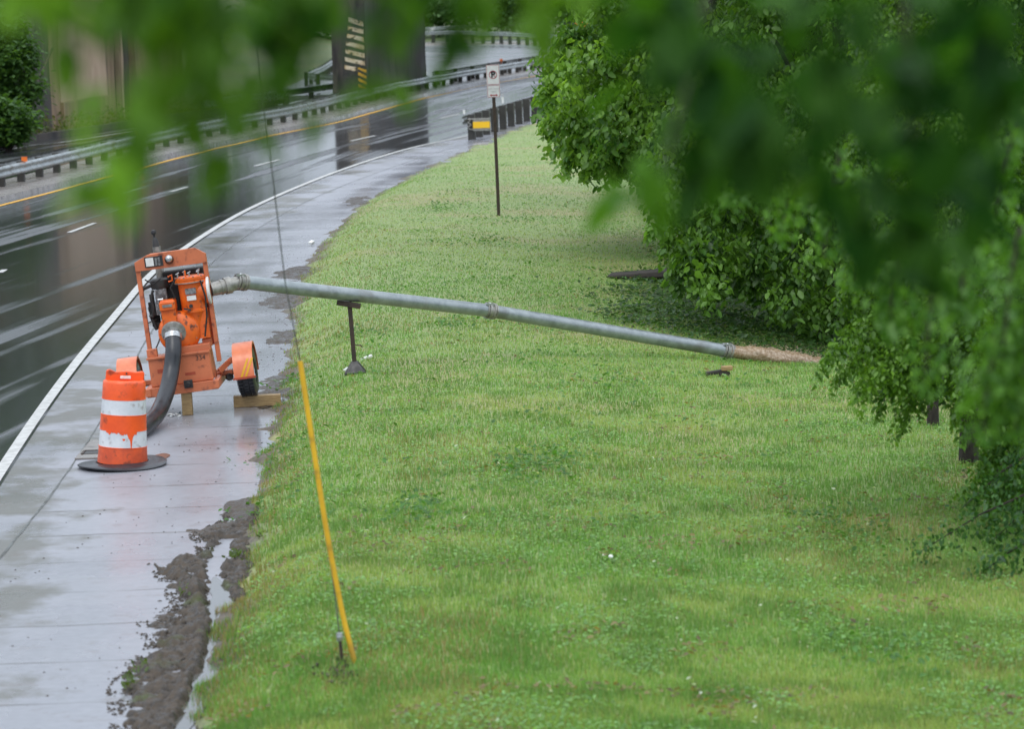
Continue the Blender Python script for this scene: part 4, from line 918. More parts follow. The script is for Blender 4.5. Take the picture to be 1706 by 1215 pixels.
tag(b.build('pumped_water', M['brownwater'], smooth=60), 'brown muddy water gushing from the pipe end into the grass', None, None, 'stuff')

# muddy pool where the water lands
pc = G2(1385, 618); b = MB(); b.add([(pc.x + 1.5 * math.cos(a) * (1 + .2 * math.sin(3 * a)), pc.y + 1.0 * math.sin(a) * (1 + .2 * math.cos(2 * a)), pc.z - .03) for a in [i * math.pi / 20 for i in range(40)]], [tuple(range(40))]); tag(b.build('muddy_pool', M['brownwater']), kind='stuff')
# pipe stand
base = G2(592, 617); 
tpp = 0; 
# height where the pipe passes
px_t = (base.x + .0 - c1.x) / (c2.x - c1.x); pm = c1.lerp(c2, px_t); pm = Vector(pm)
base = Vector((pm.x + .02, pm.y, float(hterr(pm.x, pm.y)))); hh = pm.z - rp_ - base.z
stn = thing('pipe_stand', base, 'black steel stand on the grass holding up the long pipe', 'stand', rot=(0, R(-2.5), 0))
b = MB(); b.box((0, 0, hh / 2 + .05), (.055, .055, hh - .1)).tube([(.03, 0, .38), (.10, -.01, .37), (.12, -.01, .34)], .008, 6); b.build('upright', M['rust'], stn, bevel=.005)
b = MB(); dv = (c2 - c1).normalized(); b.box((-.01, 0, hh - .035), (.31, .12, .065), (0, math.atan2(-dv.z, dv.x) * 1.0 + R(2), 0)); b.build('cradle', M['rust'], stn, bevel=.006)
b = MB(); b.add([(-.135, -.13, .0), (.135, -.13, .0), (.135, .13, .0), (-.135, .13, .0), (-.04, -.04, .17), (.04, -.04, .17), (.04, .04, .17), (-.04, .04, .17), (-.135, -.13, .03), (.135, -.13, .03), (.135, .13, .03), (-.135, .13, .03)], [(0, 3, 2, 1), (0, 1, 9, 8), (1, 2, 10, 9), (2, 3, 11, 10), (3, 0, 8, 11), (8, 9, 5, 4), (9, 10, 6, 5), (10, 11, 7, 6), (11, 8, 4, 7), (4, 5, 6, 7)]); b.build('foot', M['black'], stn, bevel=.006)
o = G2(611, 601); b = MB(); b.box((0, 0, .04), (.16, .06, .03), (.1, -.3, R(15))); tag(b.build('litter', M['white'], loc=o, bevel=.006), 'white stick of litter in the grass just right of the pipe stand', 'litter')
o = G2(577, 621); b = MB(); b.box((0, 0, .04), (.07, .06, .03), (.1, -.5, R(15))); tag(b.build('litter', M['white'], loc=o, bevel=.006), 'small white scrap at the left foot of the pipe stand', 'litter')
o = G2(1018, 941); b = MB(); b.box((0, 0, .07), (.035, .035, .02), (.3, -.3, 1)); tag(b.build('litter', M['white'], loc=o, bevel=.006), 'white speck of litter alone in the lower middle grass', 'litter')
o = G2(519, 409); b = MB(); b.box((0, 0, .04), (.12, .08, .06), (.3, -.3, 1)); tag(b.build('litter', M['white'], loc=(o.x, o.y, .02), bevel=.006), 'white scrap at the pavement edge beyond the pump', 'litter')
cloth_bits('leaf_scrap', 1311, 711, mat('orange_leaf', (.45, .12, .02), .6), 'single dry orange leaf on the grass below the jet', 'leaf', .03, 3, G2).location.z += .06
# slab and debris in the lawn
o = G2(1066, 468) + Vector((0, 0, .07)); b = MB(); b.add([(-.58, -.05, 0), (.50, -.32, 0), (.58, .25, 0), (-.50, .32, 0), (-.56, -.04, .05), (.48, -.30, .12), (.56, .23, .12), (-.48, .30, .07)], [(0, 3, 2, 1), (4, 5, 6, 7), (0, 1, 5, 4), (1, 2, 6, 5), (2, 3, 7, 6), (3, 0, 4, 7)])
tag(b.build('stone_slab', M['stone'], loc=o, bevel=.02), 'flat dark stone slab lying in the lawn near the trees', 'slab')
o = G2(1199, 629); b = MB(); b.bar((-.18, 0, .05), (.10, 0, .09), .10, .05).bar((.0, -.05, .03), (.12, .02, .05), .08, .05).bar((-.20, .02, .05), (-.12, .03, .04), .09, .02)
rk = tag(b.build('rubble', M['stone'], loc=o, bevel=.012), 'grey and tan broken rubble on the grass below the pipe outlet', 'rubble')
b = MB(); b.bar((.02, -.02, .12), (.17, -.02, .12), .09, .06); b.build('tan_chunk', M['wood'], rk, bevel=.012)
tuft = 0

# ------------------------------------------------------------------ traffic drum
dc = G(204, 777)
dr = thing('traffic_drum', dc, 'orange and white striped traffic drum on a black tyre ring base', 'traffic drum', rot=(R(0), R(4.0), R(10)))
def band(z0, z1, r0, r1, mt, name, lip=0):
    b = MB(); b.lathe([(r0 - .02, z0), (r0, z0 + .004), (r0, z0 + .01), (r1, z1 - .01), (r1, z1 - .004), (r1 - .02, z1)], (0, 0, 0), (0, 0, 1), 48); return b.build(name, M[mt], dr, smooth=40)
band(.045, .235, .283, .272, 'drumdirty', 'orange_band'); bw = band(.235, .425, .271, .262, 'drumwhite', 'white_band'); band(.425, .60, .263, .256, 'drumorange', 'orange_band')
band(.60, .775, .2545, .247, 'drumwhite', 'white_band')
b = MB(); b.lathe([(.22, .775), (.246, .779), (.240, .955), (.232, .975), (.215, .985), (.19, .988), (.185, .978), (0, .975)], (0, 0, 0), (0, 0, 1), 48); b.build('orange_band', M['drumorange'], dr, smooth=40)
for z_, r_ in ((.235, .276), (.425, .266), (.60, .258), (.775, .25)):
    b = MB(); b.lathe([(r_ - .012, z_ - .008), (r_, z_ - .003), (r_, z_ + .003), (r_ - .012, z_ + .008)], (0, 0, 0), (0, 0, 1), 48); b.build('step_ridge', M['drumorange'], dr, smooth=60)
# handle on top
hpoly = [(-.215, .96), (.215, .96), (.225, 1.06), (.205, 1.085), (.12, 1.075), (.02, 1.085), (-.10, 1.075), (-.17, 1.105), (-.205, 1.09)]
b = MB(); b.prism(hpoly, -.035, .02); hd = b.build('handle', M['drumorange'], dr, bevel=.012)
b = MB(); b.box((.01, -.04, 1.015), (.12, .016, .035)); b.build('handle_slot', M['white'], hd, bevel=.006)
b = MB(); b.lathe([(0, .02), (.010, .02), (.010, 0)], (.02, -.036, 1.06), (0, -1, 0), 8); b.build('bolt', M['black'], hd)
# worn paint patches on the lower white band: orange shows through
b = MB(); rr_ = lambda z: .2735 - (z - .235) * .047
def patch(th0, th1, ztop, fn):
    vs = []; n2 = 24
    for i in range(n2 + 1):
        th = th0 + (th1 - th0) * i / n2; zb = ztop - fn(i / n2)
        for z in (ztop, (ztop + zb) / 2, zb): vs.append((rr_(z) * math.cos(th), rr_(z) * math.sin(th), z))
    b.add(vs, [(3 * i + j, 3 * i + j + 1, 3 * i + 4 + j, 3 * i + 3 + j) for i in range(n2) for j in range(2)])
rn = [random.random() for _ in range(40)]
patch(R(-140), R(-90), .424, lambda t: .01 + .035 * abs(math.sin(t * 9)) * rn[int(t * 20)])
patch(R(-102), R(-58), .424, lambda t: .012 + .075 * math.exp(-((t - .62) / .16) ** 2) + .03 * rn[int(t * 24)] + (.09 if .60 < t < .68 else 0))
patch(R(-96), R(-88), .345, lambda t: .022 * math.sin(t * 3.1) + .002)
b.build('worn_patch', M['drumorange'], bw)
b = MB(); b.lathe([(.27, .02), (.29, .055), (.315, .065), (.35, .05), (.40, .045), (.47, .035), (.505, .015), (.50, .0), (.27, .0)], (0, 0, 0), (0, 0, 1), 56)
# slightly warped ring
b.v = [(x, y, z + (.018 * math.sin(math.atan2(y, x) * 2 + .6) + .018) * max(0, (math.hypot(x, y) - .3) / .2)) for x, y, z in b.v]
base_o = b.build('tyre_base', M['rubber'], dr, smooth=50); base_o.rotation_euler = (0, R(-4.0), 0)
# catch basin inlet behind the drum
cb = G(172, 762); b = MB(); b.box((0, 0, .012), (.62, 1.5, .02)); g0 = b.build('drain_inlet', M['kerb'], loc=(cb.x, cb.y + .6, 0), bevel=.004); tag(g0, 'concrete drain inlet with a dark slot just behind the drum', 'drain')
b = MB(); b.box((-.06, -.35, .0245), (.36, .22, .008)); b.build('slot', M['hazblack'], g0)
b = MB(); b.box((-.26, -.35, .028), (.03, .26, .014)).box((-.06, -.22, .028), (.42, .03, .014)); b.build('slot_frame', M['rust'], g0)

# ------------------------------------------------------------------ no-parking sign
sb = G2(831, 360); D_ = sb.y
ztop = AT(820, 107, D_).z - sb.z; zmid = AT(821, 141, D_).z - sb.z; zbot = AT(821, 162, D_).z - sb.z
sg = thing('parking_sign', sb, 'small white no parking sign on a rusty post in the lawn', 'sign', rot=(0, R(-.4), R(4)))
ws = .285
b = MB(); b.box((0, 0, (zbot + .25) / 2 - .1), (.07, .045, zbot + .35)); b.box((0, .03, (ztop + zbot) / 2), (.05, .02, ztop - zbot)); b.build('post', M['rust'], sg, bevel=.006)
b = MB(); b.box((0, -.035, (ztop + zmid) / 2), (ws, .004, ztop - zmid - .006)); f1 = b.build('sign_panel', M['signface'], sg)
b = MB(); b.box((0, -.035, (zbot + zmid) / 2), (ws * .97, .004, zmid - zbot - .006)); f2 = b.build('lower_panel', M['signface'], sg)
def frame(z0, z1, w_, m, parent, y=-.0385, t=.007):
    b = MB()
    for (c_, d_) in (((0, y, z1), (w_, .002, t)), ((0, y, z0), (w_, .002, t)), ((-w_ / 2, y, (z0 + z1) / 2), (t, .002, z1 - z0)), ((w_ / 2, y, (z0 + z1) / 2), (t, .002, z1 - z0))): b.box(c_, d_)
    b.build('border', m, parent)
frame(zmid + .012, ztop - .012, ws - .02, M['signred'], f1); frame(zbot + .012, zmid - .012, ws - .03, M['signred'], f2)
zc = (ztop + zmid) / 2; rC = .088
b = MB(); b.lathe([(rC, 0), (rC, .002), (rC - .014, .002), (rC - .014, 0)], (0, -.0375, zc), (0, -1, 0), 36); b.build('prohibition_ring', M['signred'], f1)
text('P', .175, M['signtext'], (.0, -.0455, zc + .0), (R(90), 0, 0), f1, 'letter', off=.007)
b = MB(); b.box((0, -.043, zc), (2 * rC - .02, .003, .012), (0, R(45), 0)); b.build('slash', M['signred'], f1)
text('TOW AWAY', .048, M['signfade'], (0, -.0395, zmid - .085), (R(90), 0, 0), f2, 'lettering')
text('ZONE', .040, M['signfade'], (0, -.0395, zmid - .145), (R(90), 0, 0), f2, 'lettering')
za = zbot + .05; b = MB(); b.prism([(-.085, za), (-.05, za + .028), (-.05, za + .009), (.05, za + .009), (.05, za + .028), (.085, za), (.05, za - .028), (.05, za - .009), (-.05, za - .009), (-.05, za - .028)], -.041, -.037); b.build('arrow', M['signred'], f2)

# ------------------------------------------------------------------ guy wire, guard and anchor
g0 = G2(593, 1108); D_ = g0.y
gy_ = thing('guy_wire', G2(571, 1118), 'thin dark guy wire rising from an anchor rod inside a yellow plastic guard', 'guy wire')
o_ = gy_.location
gp = sm([AT(593, 1112, D_), AT(582, 1070, D_ + .01), AT(568, 1010, D_ + .03), AT(545, 890, D_ + .05), AT(522, 745, D_ + .08), AT(500, 602, D_ + .1)], 6)
b = MB(); b.tube([p - o_ for p in gp], [.020] * len(gp), 16); b.build('plastic_guard', M['yellow'], gy_, smooth=60)
b = MB(); b.tube([AT(572, 1124, D_) - o_, AT(566, 1062, D_) - o_], .013, 8); r_ = b.build('anchor_rod', M['rust'], gy_)
b = MB(); b.lathe([(0, -.03), (.022, -.03), (.026, 0), (.022, .03), (0, .03)], AT(566, 1062, D_) - o_, (0, 0, 1), 12); b.build('rod_eye', M['silver'], r_)
b = MB(); wp = [AT(566, 1062, D_), AT(560, 1010, D_ + .04), AT(545, 895, D_ + .05), AT(500, 602, D_ + .1), AT(475, 470, D_ - .2), AT(455, 300, D_ - .8), AT(430, 100, D_ - 1.5)]
last = wp[-1] + (wp[-1] - wp[-2]) * 8; wp.append(last)
b.tube([p - o_ for p in wp], .0045, 6); b.build('wire', M['raildark'], gy_)
c0 = G2(565, 1128); x, y = np.random.default_rng(3).normal(0, .07, 60), np.random.default_rng(4).normal(0, .2, 60)
b = MB()
for a, q in zip(x, y): s = random.uniform(.006, .016); b.box((a, q, .035), (s * 2, s * 2, s), (a * 9, q * 9, a * 30))
tag(b.build('soil_crumbs', M['mud'], loc=c0), kind='stuff')

# ------------------------------------------------------------------ trees
def in_poly(px, py, poly):
    res = np.zeros(len(px), bool); n = len(poly); j = n - 1
    for i in range(n):
        xi, yi = poly[i]; xj, yj = poly[j]
        c_ = ((yi > py) != (yj > py)) & (px < (xj - xi) * (py - yi) / (yj - yi + 1e-9) + xi); res ^= c_; j = i
    return res
def crown_pts(poly, Dc_, dd, nclump, per, rc, edge_bias=0):
    """clump centres inside the outline at their own depths, leaves scattered round each clump"""
    xs = [p[0] for p in poly]; ys = [p[1] for p in poly]; C = []
    while len(C) < nclump:
        px = RNG.uniform(min(xs), max(xs), 400); py = RNG.uniform(min(ys), max(ys), 400); ok = in_poly(px, py, poly)
        for a, b_ in zip(px[ok], py[ok]): C.append((a, b_))
    C = np.array(C[:nclump]); D = Dc_ + RNG.uniform(-dd, dd, nclump)
    r = rays_np(C[:, 0], C[:, 1]); P_ = r * (D / r[:, 1])[:, None]; P_[:, 2] += H
    n = RNG.poisson(per, nclump); idx = np.repeat(np.arange(nclump), n)
    off = RNG.normal(0, 1, (len(idx), 3)); off /= np.linalg.norm(off, axis=1)[:, None]; off *= (RNG.random(len(idx)) ** .5)[:, None]; off[:, :2] *= (1 - .35 * np.clip(-off[:, 2:3], 0, 1))
    rcs = rc * (.6 + .8 * RNG.random(nclump))
    pts = P_[idx] + off * rcs[idx][:, None] * np.array([1, 1, 1.15])
    top = off[:, 2]
    return P_, pts, idx, top
def tree(name, label, base, poly, Dc_, dd, ncl, per, rc, leaf, ca, cb, trunk_r=.18, limbs=14, group='trees along the right of the lawn', droop=.95, top=7.5, zmin=.1, lean=(0, 0), cat='tree', tips=(), tipw=.16, tipn=240):
    root = thing(name, base, label, cat, group=group)
    P_, pts, idx, tp = crown_pts(poly, Dc_, dd, ncl, per, rc)
    if tips:   # drooping sprays that break the outline
        tp2 = []
        for a_, c_ in tips:
            for rep in range(2):
                A3 = np.array(AT(a_[0] + RNG.normal(0, 12 * rep), a_[1], Dc_ - dd * .6 + RNG.uniform(-.5, .5))); C3 = np.array(AT(c_[0] + RNG.normal(0, 16 * rep), c_[1] - rep * 18, Dc_ - dd * .6))
                t_ = RNG.random(tipn); w_ = tipw * (1.05 - .85 * t_); q_ = A3 + (C3 - A3) * t_[:, None] + RNG.normal(0, 1, (tipn, 3)) * w_[:, None] * np.array([.8, 1, .8]); q_[:, 2] += tipw * 1.2 * np.sin(t_ * np.pi); tp2.append(q_)
        tp2 = np.concatenate(tp2); pts = np.concatenate([pts, tp2]); idx = np.concatenate([idx, np.repeat(RNG.integers(0, ncl, len(tp2) // tipn), tipn)]); tp = np.concatenate([tp, RNG.uniform(-.2, .9, len(tp2))])
    k = pts[:, 2] > base[2] + zmin; pts, idx, tp = pts[k], idx[k], tp[k]
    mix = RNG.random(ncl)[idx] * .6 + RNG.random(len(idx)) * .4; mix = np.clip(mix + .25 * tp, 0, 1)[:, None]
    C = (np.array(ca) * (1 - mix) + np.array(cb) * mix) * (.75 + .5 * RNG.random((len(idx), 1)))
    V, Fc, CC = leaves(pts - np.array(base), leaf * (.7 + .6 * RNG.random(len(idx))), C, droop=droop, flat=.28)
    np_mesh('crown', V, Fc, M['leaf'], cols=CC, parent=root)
    b = MB(); B = Vector((0, 0, 0)); tpz = top
    tr = [Vector((lean[0] * t * tpz + .08 * math.sin(t * 5 + base[0]), lean[1] * t * tpz + .06 * math.cos(t * 4), t * tpz - (.25 if t == 0 else 0))) for t in (0, .02, .15, .3, .5, .7, 1)]
    b.tube(tr, [trunk_r * q for q in (1.5, 1.25, 1, .92, .75, .55, .2)], 12)
    b.build('trunk', M['bark'], root, smooth=60)
    b = MB(); sel = RNG.choice(ncl, min(limbs, ncl), replace=False)
    for s_ in sel:
        q = Vector(P_[s_]) - Vector(base); 
        if q.z < .5: continue
        t0 = min(max(q.z * .45 / tpz, .15), .85); st_ = tr[0].lerp(tr[-1], t0); st_.x = lean[0] * t0 * tpz; st_.y = lean[1] * t0 * tpz
        m1 = st_.lerp(q, .4) + Vector((0, 0, .5)); m2 = st_.lerp(q, .75) + Vector((0, 0, .35)); b.tube([st_, m1, m2, q], [trunk_r * .38, trunk_r * .25, trunk_r * .14, .012], 7)
    b.build('limbs', M['bark'], root, smooth=60)
    return root
ga, gb = (.035, .11, .025), (.13, .30, .055)
TOPY = -420
def gbase(px, py): p = G2(px, py); return (p.x, p.y, p.z)
b1 = AT(1330, 430, 63); b1 = (b1.x, 63, 0)
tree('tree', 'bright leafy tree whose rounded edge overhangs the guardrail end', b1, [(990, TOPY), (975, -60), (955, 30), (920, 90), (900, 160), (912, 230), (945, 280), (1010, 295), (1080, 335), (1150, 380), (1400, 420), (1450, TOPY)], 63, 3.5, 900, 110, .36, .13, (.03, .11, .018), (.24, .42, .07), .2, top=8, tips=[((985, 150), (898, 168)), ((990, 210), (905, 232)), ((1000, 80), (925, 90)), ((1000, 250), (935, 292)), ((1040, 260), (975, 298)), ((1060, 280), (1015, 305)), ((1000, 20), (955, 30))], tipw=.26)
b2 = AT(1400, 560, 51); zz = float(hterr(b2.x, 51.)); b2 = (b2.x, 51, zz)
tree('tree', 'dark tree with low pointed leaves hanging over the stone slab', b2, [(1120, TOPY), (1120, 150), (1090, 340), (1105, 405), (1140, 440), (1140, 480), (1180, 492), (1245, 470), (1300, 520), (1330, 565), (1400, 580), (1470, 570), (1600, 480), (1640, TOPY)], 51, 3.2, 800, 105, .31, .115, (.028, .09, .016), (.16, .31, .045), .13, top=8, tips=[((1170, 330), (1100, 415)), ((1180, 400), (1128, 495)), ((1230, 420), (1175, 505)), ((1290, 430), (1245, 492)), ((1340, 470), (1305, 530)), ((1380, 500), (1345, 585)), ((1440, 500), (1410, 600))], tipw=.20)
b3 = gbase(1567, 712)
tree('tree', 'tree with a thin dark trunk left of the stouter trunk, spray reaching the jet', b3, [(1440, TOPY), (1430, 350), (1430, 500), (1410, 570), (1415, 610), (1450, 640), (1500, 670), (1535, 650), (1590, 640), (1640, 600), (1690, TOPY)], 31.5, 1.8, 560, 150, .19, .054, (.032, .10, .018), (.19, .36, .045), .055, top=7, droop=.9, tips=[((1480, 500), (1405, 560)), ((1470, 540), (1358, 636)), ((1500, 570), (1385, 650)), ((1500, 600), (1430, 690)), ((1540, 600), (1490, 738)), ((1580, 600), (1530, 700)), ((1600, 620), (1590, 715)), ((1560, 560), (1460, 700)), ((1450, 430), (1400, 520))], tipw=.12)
b4 = gbase(1628, 774)
tree('tree', 'tree with the stoutest visible trunk at the right edge of the picture', b4, [(1570, TOPY), (1560, 300), (1575, 600), (1610, 690), (1650, 760), (1640, 800), (1680, 830), (1800, 850), (1830, TOPY)], 30.5, 1.6, 520, 150, .19, .053, (.024, .085, .018), (.15, .30, .04), .085, top=7, droop=.9, tips=[((1640, 640), (1600, 745)), ((1700, 700), (1650, 800)), ((1720, 760), (1610, 850)), ((1740, 800), (1640, 890))], tipw=.13)
b5 = (11.5, 78, 0)
tree('tree', 'dense dark tree filling the upper right behind the nearer trees', b5, [(1060, TOPY), (1040, 50), (1080, 250), (1200, 380), (1900, 430), (1900, TOPY)], 77, 5, 520, 70, .8, .26, (.015, .05, .014), (.05, .13, .025), .25, top=10)
b6 = (12, 54, 0)
tree('tree', 'broad dark tree behind the thin trunks at the right edge', b6, [(1440, TOPY), (1440, 300), (1480, 500), (1560, 600), (1900, 640), (1900, TOPY)], 57, 3, 420, 60, .6, .18, (.014, .05, .014), (.045, .12, .022), .25, top=10)
# low shrubs at the right margin
def shrub(name, label, px, py, rx, rz, n, leaf, ca, cb, group=None, gfn=G2, D=None, ry=None, cat='shrub'):
    base = gfn(px, py) if D is None else Vector((AT(px, py, D).x, D, 0)); root = thing(name, base, label, cat, group=group)
    k = 60; cc = RNG.normal(0, 1, (k, 3)); cc /= np.linalg.norm(cc, axis=1)[:, None]; cc *= RNG.random((k, 1)) ** .4
    cc = cc * np.array([rx, ry or rx, rz]) + np.array([0, 0, rz * .8]); idx = RNG.integers(0, k, n)
    off = RNG.normal(0, .5, (n, 3)) * np.array([rx, ry or rx, rz]) * .28; p = cc[idx] + off; ok = p[:, 2] > .0; p, idx = p[ok], idx[ok]
    mix = (RNG.random(k)[idx] * .7 + RNG.random(len(p)) * .3)[:, None]; C = (np.array(ca) * (1 - mix) + np.array(cb) * mix)
    V, Fc, CC = leaves(p, leaf, C, droop=.2); np_mesh('foliage', V, Fc, M['leaf'], cols=CC, parent=root)
    b = MB()
    for i in range(10): q = Vector(cc[i]); b.tube([(0, 0, -.05), q * .5 + Vector((.02, 0, .02)), q], [.03 * rx, .02 * rx, .008 * rx], 5)
    b.build('stems', M['bark'], root); return root
# mid-distance hanging sprays (a nearer tree out of frame on the right)
def spray(name, label, strokes, leaf, ca, cb, n=150, group=None, wr=.16, axisdown=-.9):
    base = AT(*strokes[0][0], strokes[0][1]); root = thing(name, base, label, 'branch', group=group)
    PT = []
    for st_ in strokes:
        b = MB()
        *pp, = st_[:-1] if False else (st_[0], st_[2]); D = st_[1]
        a, c_ = AT(*pp[0], D), AT(*pp[1], D - .1); mid_ = a.lerp(c_, .5) + Vector((0, 0, .05))
        b.tube([a - base, mid_ - base, c_ - base], [.012, .008, .003], 5); b.build('twig', M['bark'], root)
        t_ = RNG.random(n); w_ = wr * (1 - .55 * t_)
        A3 = np.array(a); C3 = np.array(c_); PT.append(A3 + (C3 - A3) * t_[:, None] + RNG.normal(0, 1, (n, 3)) * w_[:, None])
    PT = np.concatenate(PT); mix = RNG.random((len(PT), 1)); C = np.array(ca) * (1 - mix) + np.array(cb) * mix
    ax = np.tile(np.array([0, 0, axisdown]), (len(PT), 1)) + RNG.normal(0, .45, (len(PT), 3))
    V, Fc, CC = leaves(PT - np.array(base), leaf, C, axis=ax); np_mesh('leaves', V, Fc, M['leaf'], cols=CC, parent=root)
    return root
ya, yb = (.05, .155, .015), (.13, .29, .035)
spray('hanging_branch', 'yellow green sprays hanging in front of the dark tree in the middle right', [((1400, 250), 15, (1372, 430)), ((1330, 300), 15.5, (1300, 390)), ((1405, 300), 15, (1380, 345)), ((1440, 330), 15, (1420, 470)), ((1250, 280), 16, (1215, 330))], .045, ya, yb, 170, 'branches of a tree out of frame', .075)
spray('hanging_branch', 'yellow green sprays reaching down at the right edge over the trunks', [((1500, 420), 12, (1480, 560)), ((1610, 430), 11.5, (1600, 520)), ((1700, 380), 11, (1668, 600)), ((1660, 560), 11, (1636, 725)), ((1720, 560), 11, (1692, 720)), ((1560, 440), 12, (1540, 640)), ((1720, 400), 11, (1700, 700)), ((1700, 180), 13, (1650, 420))], .042, ya, yb, 190, 'branches of a tree out of frame', .06)
spray('low_branch', 'dark low leafy branches trailing over the grass at the lower right edge', [((1740, 740), 29, (1600, 850)), ((1740, 810), 28.5, (1525, 925)), ((1760, 880), 28, (1610, 975)), ((1740, 680), 29.5, (1640, 820)), ((1780, 800), 29, (1650, 905))], .058, (.02, .075, .02), (.08, .19, .045), 300, None, .12, -.45)

# foreground branches, a few metres from the lens
NS = .84
def near_branch(label, blobs, leaf, ca, cb, twigs=(), group='leafy branches hanging in front of the view'):
    blobs = [(a_, b_, c_, d_ * NS, e_, f_) for a_, b_, c_, d_, e_, f_ in blobs]; b0 = AT(blobs[0][0], blobs[0][1], blobs[0][3]); root = thing('leafy_branch', b0, label, 'branch', group=group)
    PT = []; CO = []
    for (px, py, r, D, n, tone) in blobs:
        c_ = np.array(AT(px, py, D)); sc2 = D / F
        o2 = RNG.normal(0, .5, (n, 3)) * r * sc2; o2[:, 1] *= 2.0; PT.append(c_ + o2)
        m_ = np.clip(tone + RNG.normal(0, .15, (n, 1)), 0, 1.2); CO.append(np.array(ca) * (1 - m_) + np.array(cb) * m_)
    PT = np.concatenate(PT); CO = np.concatenate(CO)
    ax = np.tile(np.array([0, 0, -.8]), (len(PT), 1)) + RNG.normal(0, .5, (len(PT), 3))
    V, Fc, CC = leaves(PT - np.array(b0) + np.array([0, 0, leaf * .4]), leaf, CO, axis=ax); np_mesh('leaves', V, Fc, M['leafnear'], cols=CC, parent=root)
    for tw in twigs: b = MB(); b.tube([AT(x, y, D * NS) - b0 for x, y, D in tw], [.007] + [.004] * (len(tw) - 2) + [.0015], 6); b.build('twig', M['bark'], root)
    return root
na, nb_ = (.020, .070, .009), (.135, .275, .028)
B1 = [(30, -10, 80, 4.6, 8, .9), (60, 40, 40, 4.6, 2, 1), (100, 10, 60, 5, 6, .4), (190, -10, 80, 5.2, 11, .3), (260, 0, 60, 5, 8, .2), (330, 20, 80, 4.8, 16, .3), (230, 20, 60, 5, 8, .3), (300, 30, 50, 5.2, 8, .15), (380, 50, 60, 5, 9, .25), (140, 20, 50, 4.8, 5, .5), (115, 90, 18, 5, 2, .3),
      (190, 190, 34, 4.6, 3, .9), (230, 170, 30, 4.8, 3, .8), (150, 300, 34, 4.4, 4, 1.1), (165, 345, 22, 4.4, 2, 1.1), (205, 250, 30, 4.6, 3, .5), (255, 290, 26, 4.7, 3, .3), (250, 330, 16, 4.7, 1, .3), (250, 230, 30, 4.8, 3, .7),
      (330, 130, 50, 4.9, 7, .45), (350, 200, 40, 5, 5, .6), (350, 280, 30, 5, 3, .3), (300, 70, 50, 5, 6, .9), (290, 160, 30, 5, 3, .8)]
near_branch('nearest bright blurred leaves hanging at the upper left over the road', [(a_, b_, c_, d_, int(e_ * 1.4 + .5), f_) for a_, b_, c_, d_, e_, f_ in B1], .066, na, nb_, [((100, -80, 5), (180, 60, 4.8), (230, 190, 4.7), (200, 300, 4.6)), ((300, -80, 5), (330, 120, 5), (350, 280, 5))])
B2 = [(460, 60, 70, 5.5, 10, .15), (500, -10, 60, 5.5, 8, .1), (420, 20, 80, 5.4, 12, .15), (500, 30, 70, 5.6, 9, .2), (420, 110, 50, 5.3, 6, .2), (470, 140, 36, 5.6, 4, .5), (400, 240, 28, 5.3, 2, .3), (420, 290, 22, 5.4, 1, .4), (500, 200, 30, 5.6, 3, .5), (490, 90, 40, 5.6, 5, .1), (600, 165, 30, 5.8, 4, .3), (640, 160, 24, 5.8, 2, .4),
      (650, 10, 60, 5.8, 8, .15), (640, 80, 34, 5.9, 5, .15), (700, 20, 40, 6, 5, .1), (755, 60, 26, 6, 4, .15), (760, 100, 16, 6, 2, .2), (745, 10, 36, 6, 5, .1)]
near_branch('darker blurred leaves hanging at the top centre in front of the bridge pier', [(a_, b_, c_, d_, int(e_ * 1.4 + .5), f_) for a_, b_, c_, d_, e_, f_ in B2], .068, na, nb_, [((480, -90, 5.5), (470, 60, 5.5), (430, 230, 5.4)), ((620, -90, 5.8), (640, 60, 5.8), (600, 150, 5.8))])
B3 = [(830, 5, 30, 6, 3, .5), (880, 10, 40, 6, 5, .7), (930, 20, 36, 5.8, 5, .8), (905, 60, 20, 5.8, 2, .5), (970, 0, 30, 6, 3, .4)]
near_branch('small blurred cluster of leaves at the top over the far bend', B3, .08, na, nb_, [((900, -90, 6), (900, 40, 5.9))])
B4 = []
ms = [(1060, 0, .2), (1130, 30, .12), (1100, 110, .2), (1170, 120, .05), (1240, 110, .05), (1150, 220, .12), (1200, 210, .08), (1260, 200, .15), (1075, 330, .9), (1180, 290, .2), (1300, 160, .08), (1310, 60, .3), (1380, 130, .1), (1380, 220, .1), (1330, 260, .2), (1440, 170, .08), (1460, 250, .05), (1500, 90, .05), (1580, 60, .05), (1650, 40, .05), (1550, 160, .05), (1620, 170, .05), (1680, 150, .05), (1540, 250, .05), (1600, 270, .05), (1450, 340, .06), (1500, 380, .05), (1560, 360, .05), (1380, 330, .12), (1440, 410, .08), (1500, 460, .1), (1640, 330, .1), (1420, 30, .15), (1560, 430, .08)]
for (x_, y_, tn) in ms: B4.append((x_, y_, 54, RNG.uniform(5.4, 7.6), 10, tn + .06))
near_branch('large dark blurred mass of leaves covering the upper right', B4, .095, (.010, .048, .007), (.085, .21, .026), [((1200, -100, 7), (1150, 120, 6.8), (1100, 300, 6.5)), ((1500, -100, 7), (1520, 200, 7), (1500, 420, 7)), ((1650, -100, 7), (1620, 200, 7))])

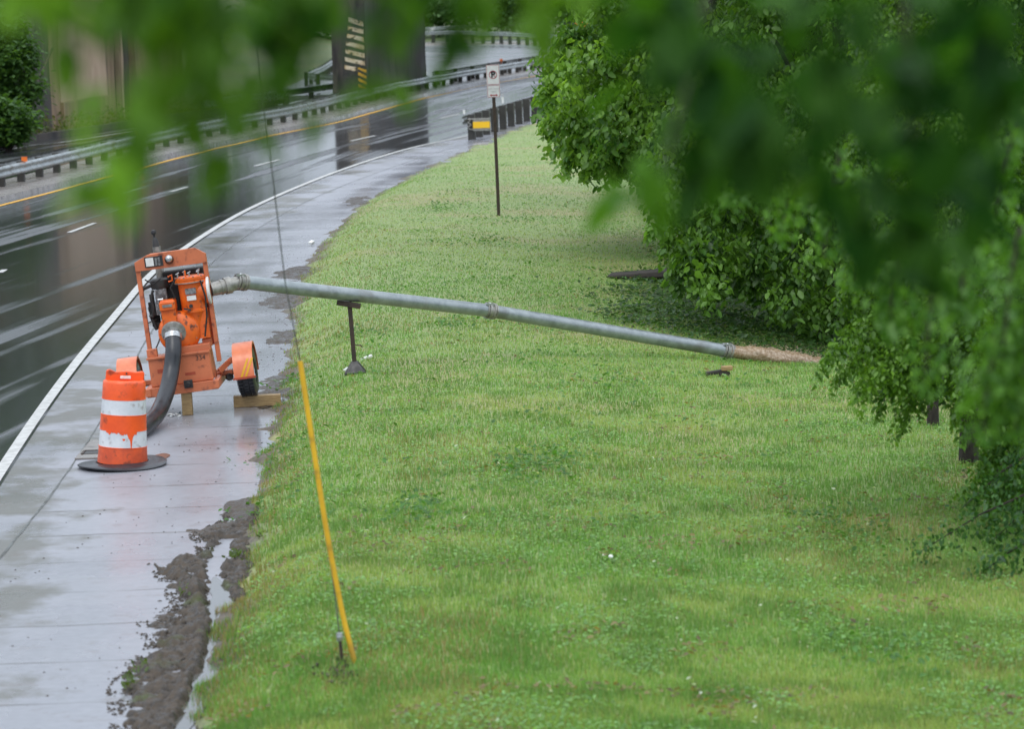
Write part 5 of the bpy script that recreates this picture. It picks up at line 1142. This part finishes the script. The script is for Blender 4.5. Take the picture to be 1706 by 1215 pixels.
# ------------------------------------------------------------------ background vegetation
for i, (x_, y_, rx, rz, lb) in enumerate([(-17.6, 116, 1.4, 2.5, 'dense green bush on the bank left of the abutment'), (-20.5, 123, 2.4, 3.6, 'taller bush behind the bank at the far left edge'), (-16.9, 113, 1.0, .8, 'low weedy bush at the foot of the left bank')]):
    base = Vector((x_, y_, .2)); root = thing('bush', base, lb, 'bush', group='bushes on the left bank')
    k = 90; n = 14000 if i < 2 else 3500; cc = RNG.normal(0, 1, (k, 3)); cc /= np.linalg.norm(cc, axis=1)[:, None]; cc *= RNG.random((k, 1)) ** .4; cc = cc * np.array([rx, rx, rz]) + np.array([0, 0, rz * .9]); idx = RNG.integers(0, k, n); p = cc[idx] + RNG.normal(0, .16, (n, 3)) * rx; p = p[p[:, 2] > 0]
    mix = (RNG.random((len(p), 1))); C = np.array((.03, .085, .02)) * (1 - mix) + np.array((.10, .20, .05)) * mix
    V, Fc, CC = leaves(p, .20, C, droop=.2); np_mesh('foliage', V, Fc, M['leaf'], cols=CC, parent=root)
    b = MB()
    for j in range(12): q = Vector(cc[j]); b.tube([(0, 0, -.3), q * .5, q], [.05, .03, .01], 5)
    b.build('stems', M['bark'], root)
def far_tree(x_, y_, h_, r_, lb, grp, n=5000, leaf=.55, z0=0., ca=(.035, .09, .03), cb=(.11, .21, .07)):
    root = thing('tree', (x_, y_, z0), lb, 'tree', group=grp)
    k = 70; cc = RNG.normal(0, 1, (k, 3)); cc /= np.linalg.norm(cc, axis=1)[:, None]; cc *= RNG.random((k, 1)) ** .45
    cc = cc * np.array([r_, r_, h_ * .45]) + np.array([0, 0, h_ * .56]); idx = RNG.integers(0, k, n); p = cc[idx] + RNG.normal(0, .16, (n, 3)) * r_; p = p[p[:, 2] > .2]
    mix = RNG.random((len(p), 1)); C = np.array(ca) * (1 - mix) + np.array(cb) * mix
    V, Fc, CC = leaves(p, leaf, C, droop=.2); np_mesh('crown', V, Fc, M['leaf'], cols=CC, parent=root)
    b = MB(); b.tube([(0, 0, -.5), (.1, 0, h_ * .3), (0, .1, h_ * .75)], [.035 * h_, .025 * h_, .01 * h_], 8)
    for j in range(8): q = Vector(cc[j]); b.tube([(0, 0, h_ * .3), q * .6 + Vector((0, 0, .6)), q], [.014 * h_, .009 * h_, .003 * h_], 5)
    b.build('trunk', M['bark'], root, smooth=60)
FT = [(-24, 303, 9, 5, 'pale green tree farthest left behind the bend'), (-13, 300, 7, 5, 'hazy tree just right of the pier at the far bend'), (-5.5, 306, 10, 5, 'tall hazy tree above the middle of the far guardrail'), (2.5, 304, 8, 4.6, 'hazy tree above the right of the far guardrail'), (10, 305, 10, 6, 'hazy tree behind the small leaf cluster'), (19, 304, 9, 6, 'far tree mostly behind the bright leafy tree')]
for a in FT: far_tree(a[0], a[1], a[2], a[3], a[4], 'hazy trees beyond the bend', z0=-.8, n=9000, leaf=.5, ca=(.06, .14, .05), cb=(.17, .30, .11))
# trees above the abutment on the left, seen mainly in the wet road
LT = [(-31, 140, 22, 8, 'tall tree on the bank behind the bushes at far left'), (-36, 120, 24, 8.5, 'big tree standing left of the bushes on the bank'), (-27, 166, 23, 8, 'tree on the bank behind the abutment'), (-22, 192, 23, 8, 'tree far along the bank past the abutment'),
      (-19.5, 222, 22, 7, 'tall tree beyond the bridge left of the pier'), (-26, 250, 22, 8, 'tree far beyond the bridge behind the leaves at upper left'), (-40, 160, 24, 9, 'tall tree behind the others on the left bank')]
for a in LT: far_tree(a[0], a[1], a[2], a[3], a[4], 'trees on the left bank', n=9000, leaf=.55, z0=(3. if a[1] < 200 else .5))
